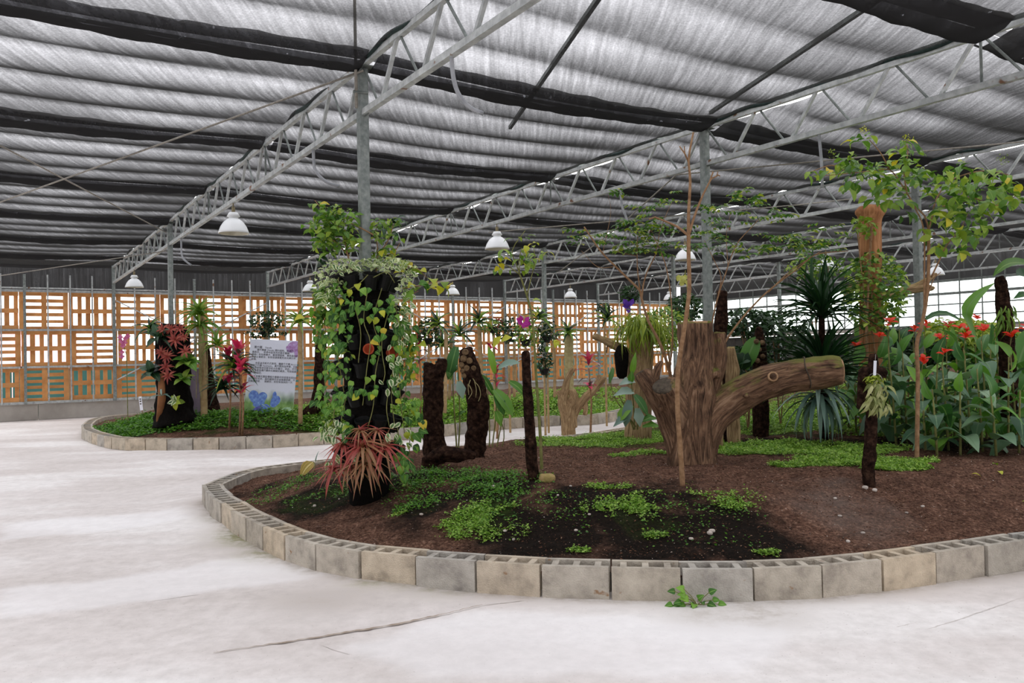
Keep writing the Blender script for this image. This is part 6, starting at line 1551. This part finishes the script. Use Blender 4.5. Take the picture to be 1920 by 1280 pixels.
ros2(345, 712, dB - .3, .2, ['vine', 'mid'], 10, 'small green creeper low right on the far tower')
ros2(330, 752, dB - .42, .14, ['yell', 'var'], 9, 'cream flowering sprig near the foot of the far tower', face=(0, -1, .2))
ros2(376, 592, dp1 - .05, .46, 'vanda', 26, 'spiky green orchid on top of the pale thick pole', name='orchid', cat='orchid', elev=(.1, 1.4))
ros2(376, 612, dp1 - .08, .44, 'vanda', 20, 'arching lower leaves of an orchid on the pale thick pole', name='orchid', cat='orchid', elev=(-.1, .8))
t = thing('orchid_roots', P(378, 620, dp1 - .1), 'curtain of thin aerial roots hanging down the pale thick pole', 'roots')
for k in range(16):
    x = random.uniform(364, 390); L_ = random.uniform(60, 150); q = crom([P(378 + (x - 378) * .6, 608, dp1 - .1), P(x, 640, dp1 - .14), P(x + random.uniform(-3, 3), 608 + L_, dp1 - .12)], .08)
    MB().tube(q, .006, 5).build('root', M['root'], t, smooth=True)
ros2(562, 606, dp2 - .05, .42, 'vanda', 22, 'spiky orchid on top of the slim brown pole by the sign', name='orchid', cat='orchid', elev=(.0, 1.3))
ros2(440, 690, 13.5, .46, ['vandad', 'vanda'], 26, 'spiky green plant left of the pink-leaved cordyline', elev=(-.1, 1.4))
ros2(420, 730, 13.7, .40, ['vandad'], 24, 'dark spiky plant low behind the thick pale pole', elev=(-.1, 1.4))
ros2(408, 650, 14.0, .4, ['vanda'], 18, 'tall green spiky plant right of the thick pale pole', elev=(0, 1.4))
def cordyline(px, py, d, L, n, lab, grp=None):
    c = P(px, py, d); b = np.array([c[0], c[1], gz(c)]); t = thing('cordyline', b, lab, 'plant')
    MB().tube([b, (b + c) / 2 + np.array([.03, 0, 0]), c], [.02, .015, .012], 7).build('stem', M['stick'], t, smooth=True)
    for k in range(n):
        a = 2.4 * k; e = .0 + 1.3 * k / n; f = random.uniform(-.35, .1) if k < n * .6 else random.uniform(0, .12)
        put_leaf(t, LM['pink' if k > n * .5 else random.choice(['purple', 'purple', 'pink'])], c + np.array([0, 0, f]), (math.cos(a) * math.cos(e), math.sin(a) * math.cos(e), math.sin(e)), (0, 0, 1), L * random.uniform(.8, 1.1))
cordyline(447, 672, 13.3, .34, 24, 'pink and purple cordyline immediately left of the sign board')
cordyline(428, 680, 13.6, .32, 20, 'smaller pink cordyline left of the larger one')
cordyline(452, 702, 13.2, .30, 22, 'low purple cordyline with a pink centre by the sign edge')
cordyline(1104, 690, 13.2, .26, 20, 'pink-topped cordyline between driftwood and fern-topped trunk')
cordyline(930, 708, 13.6, .24, 18, 'red-centred cordyline behind the broad-leaved plant')
cordyline(785, 650, 14.6, .28, 18, 'pinkish cordyline behind the notched fern trunk')
random.seed(64)
def basket(px, py, rx, ry, d, m, n, lab, flower=None, hang=True, group=None):
    c = P(px, py, d); t = thing('hanging_plant', c, lab, 'plant', group)
    if hang == 'pole':
        b = np.array([c[0], c[1], gz(c)]); MB().tube([b, c], .02, 7).build('pole', M['pole'], t)
    elif hang: MB().tube([c, c + np.array([0, 0, TB + .1 - c[2]])], .004, 5).build('hanging_wire', M['wire'], t)
    pos = [in_blob((px, py, d), rx, ry, rx * d / FPX * .8) for _ in range(n)]
    cloud('foliage', T_oval, pos, rdir(n, -.8, .4), rup(n, .6), RNG.uniform(.05, .09, n), M[m], t)
    MB().lathe(c - np.array([0, 0, ry * d / FPX * .9]), [(0.05, 0), (.09, .1), (.09, .11), (.03, .1)], 12, cap0=True).build('pot', M['black'], t, smooth=True)
    if flower:
        for fx, fy, key, s_, k_ in flower:
            for k in range(k_): a = random.uniform(0, 6.28); put_leaf(t, LM[key], in_blob((fx, fy, d - .3), 5, 5, .02), (math.cos(a), -.5, math.sin(a)), (0, -1, .2), s_, 'petal')
basket(500, 600, 34, 18, 15.2, 'l_dark_s', 360, 'round dark green bush above the sign board', hang='pole')
basket(497, 625, 40, 8, 15.3, 'l_dark_s', 140, 'spreading green skirt of leaves just above the sign board', hang='pole')
basket(803, 622, 24, 26, 14.5, 'l_dark_s', 360, 'dark hanging bush between vine tower and notched trunk', hang='pole')
basket(953, 618, 26, 24, 14.6, 'l_dark_s', 330, 'dark bush left of the magenta bloom', hang='pole')
basket(985, 625, 22, 26, 13.0, 'l_mid_s', 200, 'green bush bearing one magenta bloom', [(981, 605, 'mag', .10, 9)], hang='pole')
basket(1025, 622, 22, 22, 14.4, 'l_dark_s', 260, 'dark bush right of the centre post', hang='pole')
basket(1020, 672, 14, 34, 14.0, 'l_dark_s', 240, 'long trailing dark green plant behind the leaning post', hang='pole')
basket(1133, 578, 15, 10, 15.5, 'l_dark_s', 130, 'small dark hanging bush before the pallets near the corner', hang='pole')
basket(1180, 552, 20, 18, 15.0, 'l_dark_s', 240, 'hanging bush with a violet bloom above the fern', [(1179, 573, 'vio', .12, 8)], hang='pole')
basket(1275, 575, 26, 20, 15.5, 'l_dark_s', 240, 'dark hanging bush left of the post behind the stump', hang='pole')
basket(925, 612, 26, 14, 14.9, 'l_mid_s', 150, 'green and orange-red leafed bush behind the tall plant', [(935, 603, 'coral', .12, 8), (922, 652, 'pink', .12, 8)], hang='pole')
for px, py, d, lab in ((820, 612, 14.4, 'spiky orchid on a pole above the notched trunk'), (898, 606, 14.7, 'spiky dark orchid on the pole behind the curved trunk'), (862, 630, 15.0, 'spiky orchid between the two fern trunks'), (1138, 603, 15.0, 'green spiky orchid near the wall corner'), (1065, 628, 15.4, 'thin arching orchid on the thick root-wrapped pole'),
                       (830, 650, 15.2, 'low spiky orchid behind the notched trunk'), (1010, 600, 14.0, 'spiky orchid tuft beside the centre post')):
    ros2(px, py, d, .38, ['vandad', 'vanda'], 20, lab, name='orchid', cat='orchid', elev=(.0, 1.4))
t = thing('orchid_spray', P(232, 645, 15.5), 'pink orchid spray seen against the left pallets', 'flower')
q = P(240, 790, 15.5); q[2] = gz(q)
MB().tube([q, P(238, 700, 15.5), P(237, 665, 15.5), P(229, 640, 15.5), P(236, 632, 15.5)], .008, 5).build('stalk', M['stick_green'], t)
for px, py in ((228, 640), (236, 634), (231, 648), (226, 632), (229, 660), (240, 630), (229, 668), (234, 642)):
    for k in range(4): a = k * 1.6; put_leaf(t, LM['fpink'], P(px, py, 15.45), (math.cos(a), -.3, math.sin(a)), (0, -1, 0), .06, 'petal')

# ---------- ground cover (uncountable leaflets)
def cover(name, label, blobs, R, fn, on, m, tpl, size, up=.006, seed=5, clump=0.05, avoid=()):
    rs = np.random.default_rng(seed); PP = []
    for px, py, rx, ry, n in blobs:      # centre pixel, radii metres, leaf count
        c = on(px, py); a = rs.uniform(0, 2 * np.pi, n); r = np.sqrt(rs.uniform(0, 1, n)); x = c[0] + rx * r * np.cos(a); y = c[1] + ry * r * np.sin(a)
        f = .8 * wob(x, y, 6.0, 3) + .6 * wob(x, y, 17.0, 1) + .5 * wob(x, y, 37.0, 2) + (1 - r) * 1.2 + rs.normal(0, .25, n)
        k = f > clump; PP.append(np.stack([x[k], y[k]], 1))
    PP = np.concatenate(PP); dd = poly_dist(PP[:, 0], PP[:, 1], R); PP = PP[dd > .2]; z = fn(PP[:, 0], PP[:, 1], dd[dd > .2])
    n = len(PP); hh = np.abs(rs.normal(0, 1, n)) * up * (1 + .8 * wob(PP[:, 0], PP[:, 1], 9))
    pos = np.stack([PP[:, 0], PP[:, 1], z + .004 + np.abs(hh)], 1)
    o = cloud(name, tpl, pos, rdir(n, -.25, .7, rs), rup(n, .45, rs), rs.uniform(size[0], size[1], n), M[m], None, (pos[0][0], pos[0][1], 0)); tag(o, label, 'ground cover'); return o
cover('creeping_plants', 'bright green creeping ground cover behind and right of the big stump', [(1450, 840, 1.0, .55, 16000), (1600, 865, .75, .32, 15000), (1540, 850, .9, .4, 12000), (1380, 800, 1.0, 1.2, 14000), (1350, 785, 1.8, 1.6, 12000), (1680, 880, .30, .14, 3000), (1430, 770, 2.2, 1.5, 12000)], R1, soil1, on1, 'l_grass', T_tri, (.018, .03), up=.014, seed=3, clump=-.3)
cover('creeping_plants', 'green creeping ground cover between the pale driftwood and the stump', [(1120, 830, .95, .6, 13000), (1190, 820, .9, .8, 12000), (1060, 815, .5, .6, 5000), (1215, 850, .4, .2, 3500)], R1, soil1, on1, 'l_grass', T_tri, (.016, .028), up=.012, seed=4, clump=0.0)
cover('creeping_plants', 'green creeping ground cover on the rise behind the canna plants', [(1800, 790, 2.6, 2.0, 22000), (1720, 770, 2.5, 2.2, 14000), (1890, 780, 2.0, 2.2, 12000)], R1, soil1, on1, 'l_grass', T_tri, (.03, .05), up=.02, seed=6, clump=-.3)
cover('small_weeds', 'patches of bright small weeds on the dark front slope', [(870, 985, .22, .24, 3400), (890, 955, .14, .24, 1700), (930, 1000, .2, .14, 1100), (860, 1005, .2, .1, 1300), (1150, 950, .24, .22, 3000), (1140, 915, .2, .12, 900), (1200, 960, .14, .14, 900), (1225, 1006, .10, .06, 420), (985, 1003, .10, .10, 420), (1085, 1033, .08, .04, 200),
      (1370, 940, .16, .14, 900), (1300, 925, .2, .12, 600), (1440, 1040, .10, .05, 500), (945, 955, .12, .08, 500), (1410, 935, .1, .1, 200), (1200, 925, .2, .1, 300), (740, 968, .10, .05, 160)], R1, soil1, on1, 'l_grass', T_tri, (.014, .026), up=.012, seed=7, clump=.45)
cover('small_weeds', 'darker small weeds scattered round the foot of the vine tower and fern trunks', [(870, 890, .55, .35, 3400), (790, 900, .3, .3, 1200), (950, 905, .35, .25, 1500), (560, 905, .45, .35, 1300), (640, 925, .5, .25, 900), (820, 930, .5, .3, 1200), (960, 940, .4, .3, 1000), (500, 935, .25, .3, 350), (1040, 960, .6, .4, 500), (1300, 990, .5, .4, 350), (780, 945, .2, .2, 400), (1300, 955, .5, .3, 500), (905, 905, .6, .5, 1500)],
      R1, soil1, on1, 'l_weed', T_tri, (.014, .028), up=.014, seed=8, clump=.3)
cover('lawn_grass', 'short green growth on the left end of the far bed', [(290, 790, 1.5, .8, 8000), (450, 788, 1.6, .5, 4500), (350, 785, 1.2, .7, 5000), (240, 793, .7, .5, 3000), (600, 783, 1.2, .8, 2500)], R2, soil2, on2, 'l_weed', T_tri, (.04, .07), up=.03, seed=9, clump=-.1)
cover('lawn_grass', 'bright green lawn on the far bed behind the trunks', [(900, 775, 4.5, 1.8, 24000), (1080, 765, 4.0, 2.0, 20000), (780, 785, 2.5, 1.4, 8000), (1220, 755, 3, 2, 9000)], R2, soil2, on2, 'l_grass', T_tri, (.04, .07), up=.025, seed=10, clump=-.8)
# wood chips and grit on the soil
def chips(label, R, fn, n, box, size, m, seed):
    rs = np.random.default_rng(seed); x = rs.uniform(box[0], box[1], n); y = rs.uniform(box[2], box[3], n); d = poly_dist(x, y, R); k = d > .2; x, y, d = x[k], y[k], d[k]; n = len(x)
    pos = np.stack([x, y, fn(x, y, d) + .004], 1)
    o = cloud('bark_chips', (T_tri[0] * np.array([.6, 1, 2.5]), T_tri[1], T_tri[2]), pos, rdir(n, -.2, .5, rs), rup(n, .6, rs), rs.uniform(size[0], size[1], n) * rs.choice([.6, 1, 1.5], n), M[m], None, (0, 5, 0)); tag(o, label, 'bark chips')
M['chips'] = leaf_mat('bark_chip', g((40, 26, 20), (84, 58, 44), (110, 78, 60), (60, 40, 30), (140, 112, 92)), island=True, rough=.95, trans=0.0, spec=.1)
M['grit'] = leaf_mat('pale_grit', g((150, 132, 118), (190, 176, 164), (216, 208, 198)), island=True, rough=.95, trans=0.0, spec=.1)
chips('fine dark bark chips scattered over the near bed', R1, soil1, 60000, (-3.2, 6, 4.3, 9.5), (.008, .018), 'chips', 12)
chips('sparse pale grit scattered over the near bed', R1, soil1, 3500, (-3.2, 5, 4.3, 8.5), (.006, .012), 'grit', 13)
# fallen leaves
random.seed(70)
for px, py, key, lab in ((1822, 891, 'yell', 'fallen yellow leaf on soil at right, larger'), (1872, 886, 'yell', 'fallen pale leaf on soil near the canna feet'), (1916, 943, 'yvine', 'fallen green-yellow leaf at the right edge'), (1862, 872, 'yell', 'small fallen leaf just behind the pale one')):
    p = on1(px, py); t = thing('fallen_leaf', p, lab, 'leaf'); put_leaf(t, LM[key], p + np.array([0, 0, .012]), (random.uniform(-1, 1), random.uniform(-1, 1), 0), (0, 0, 1), .07, 'blade')
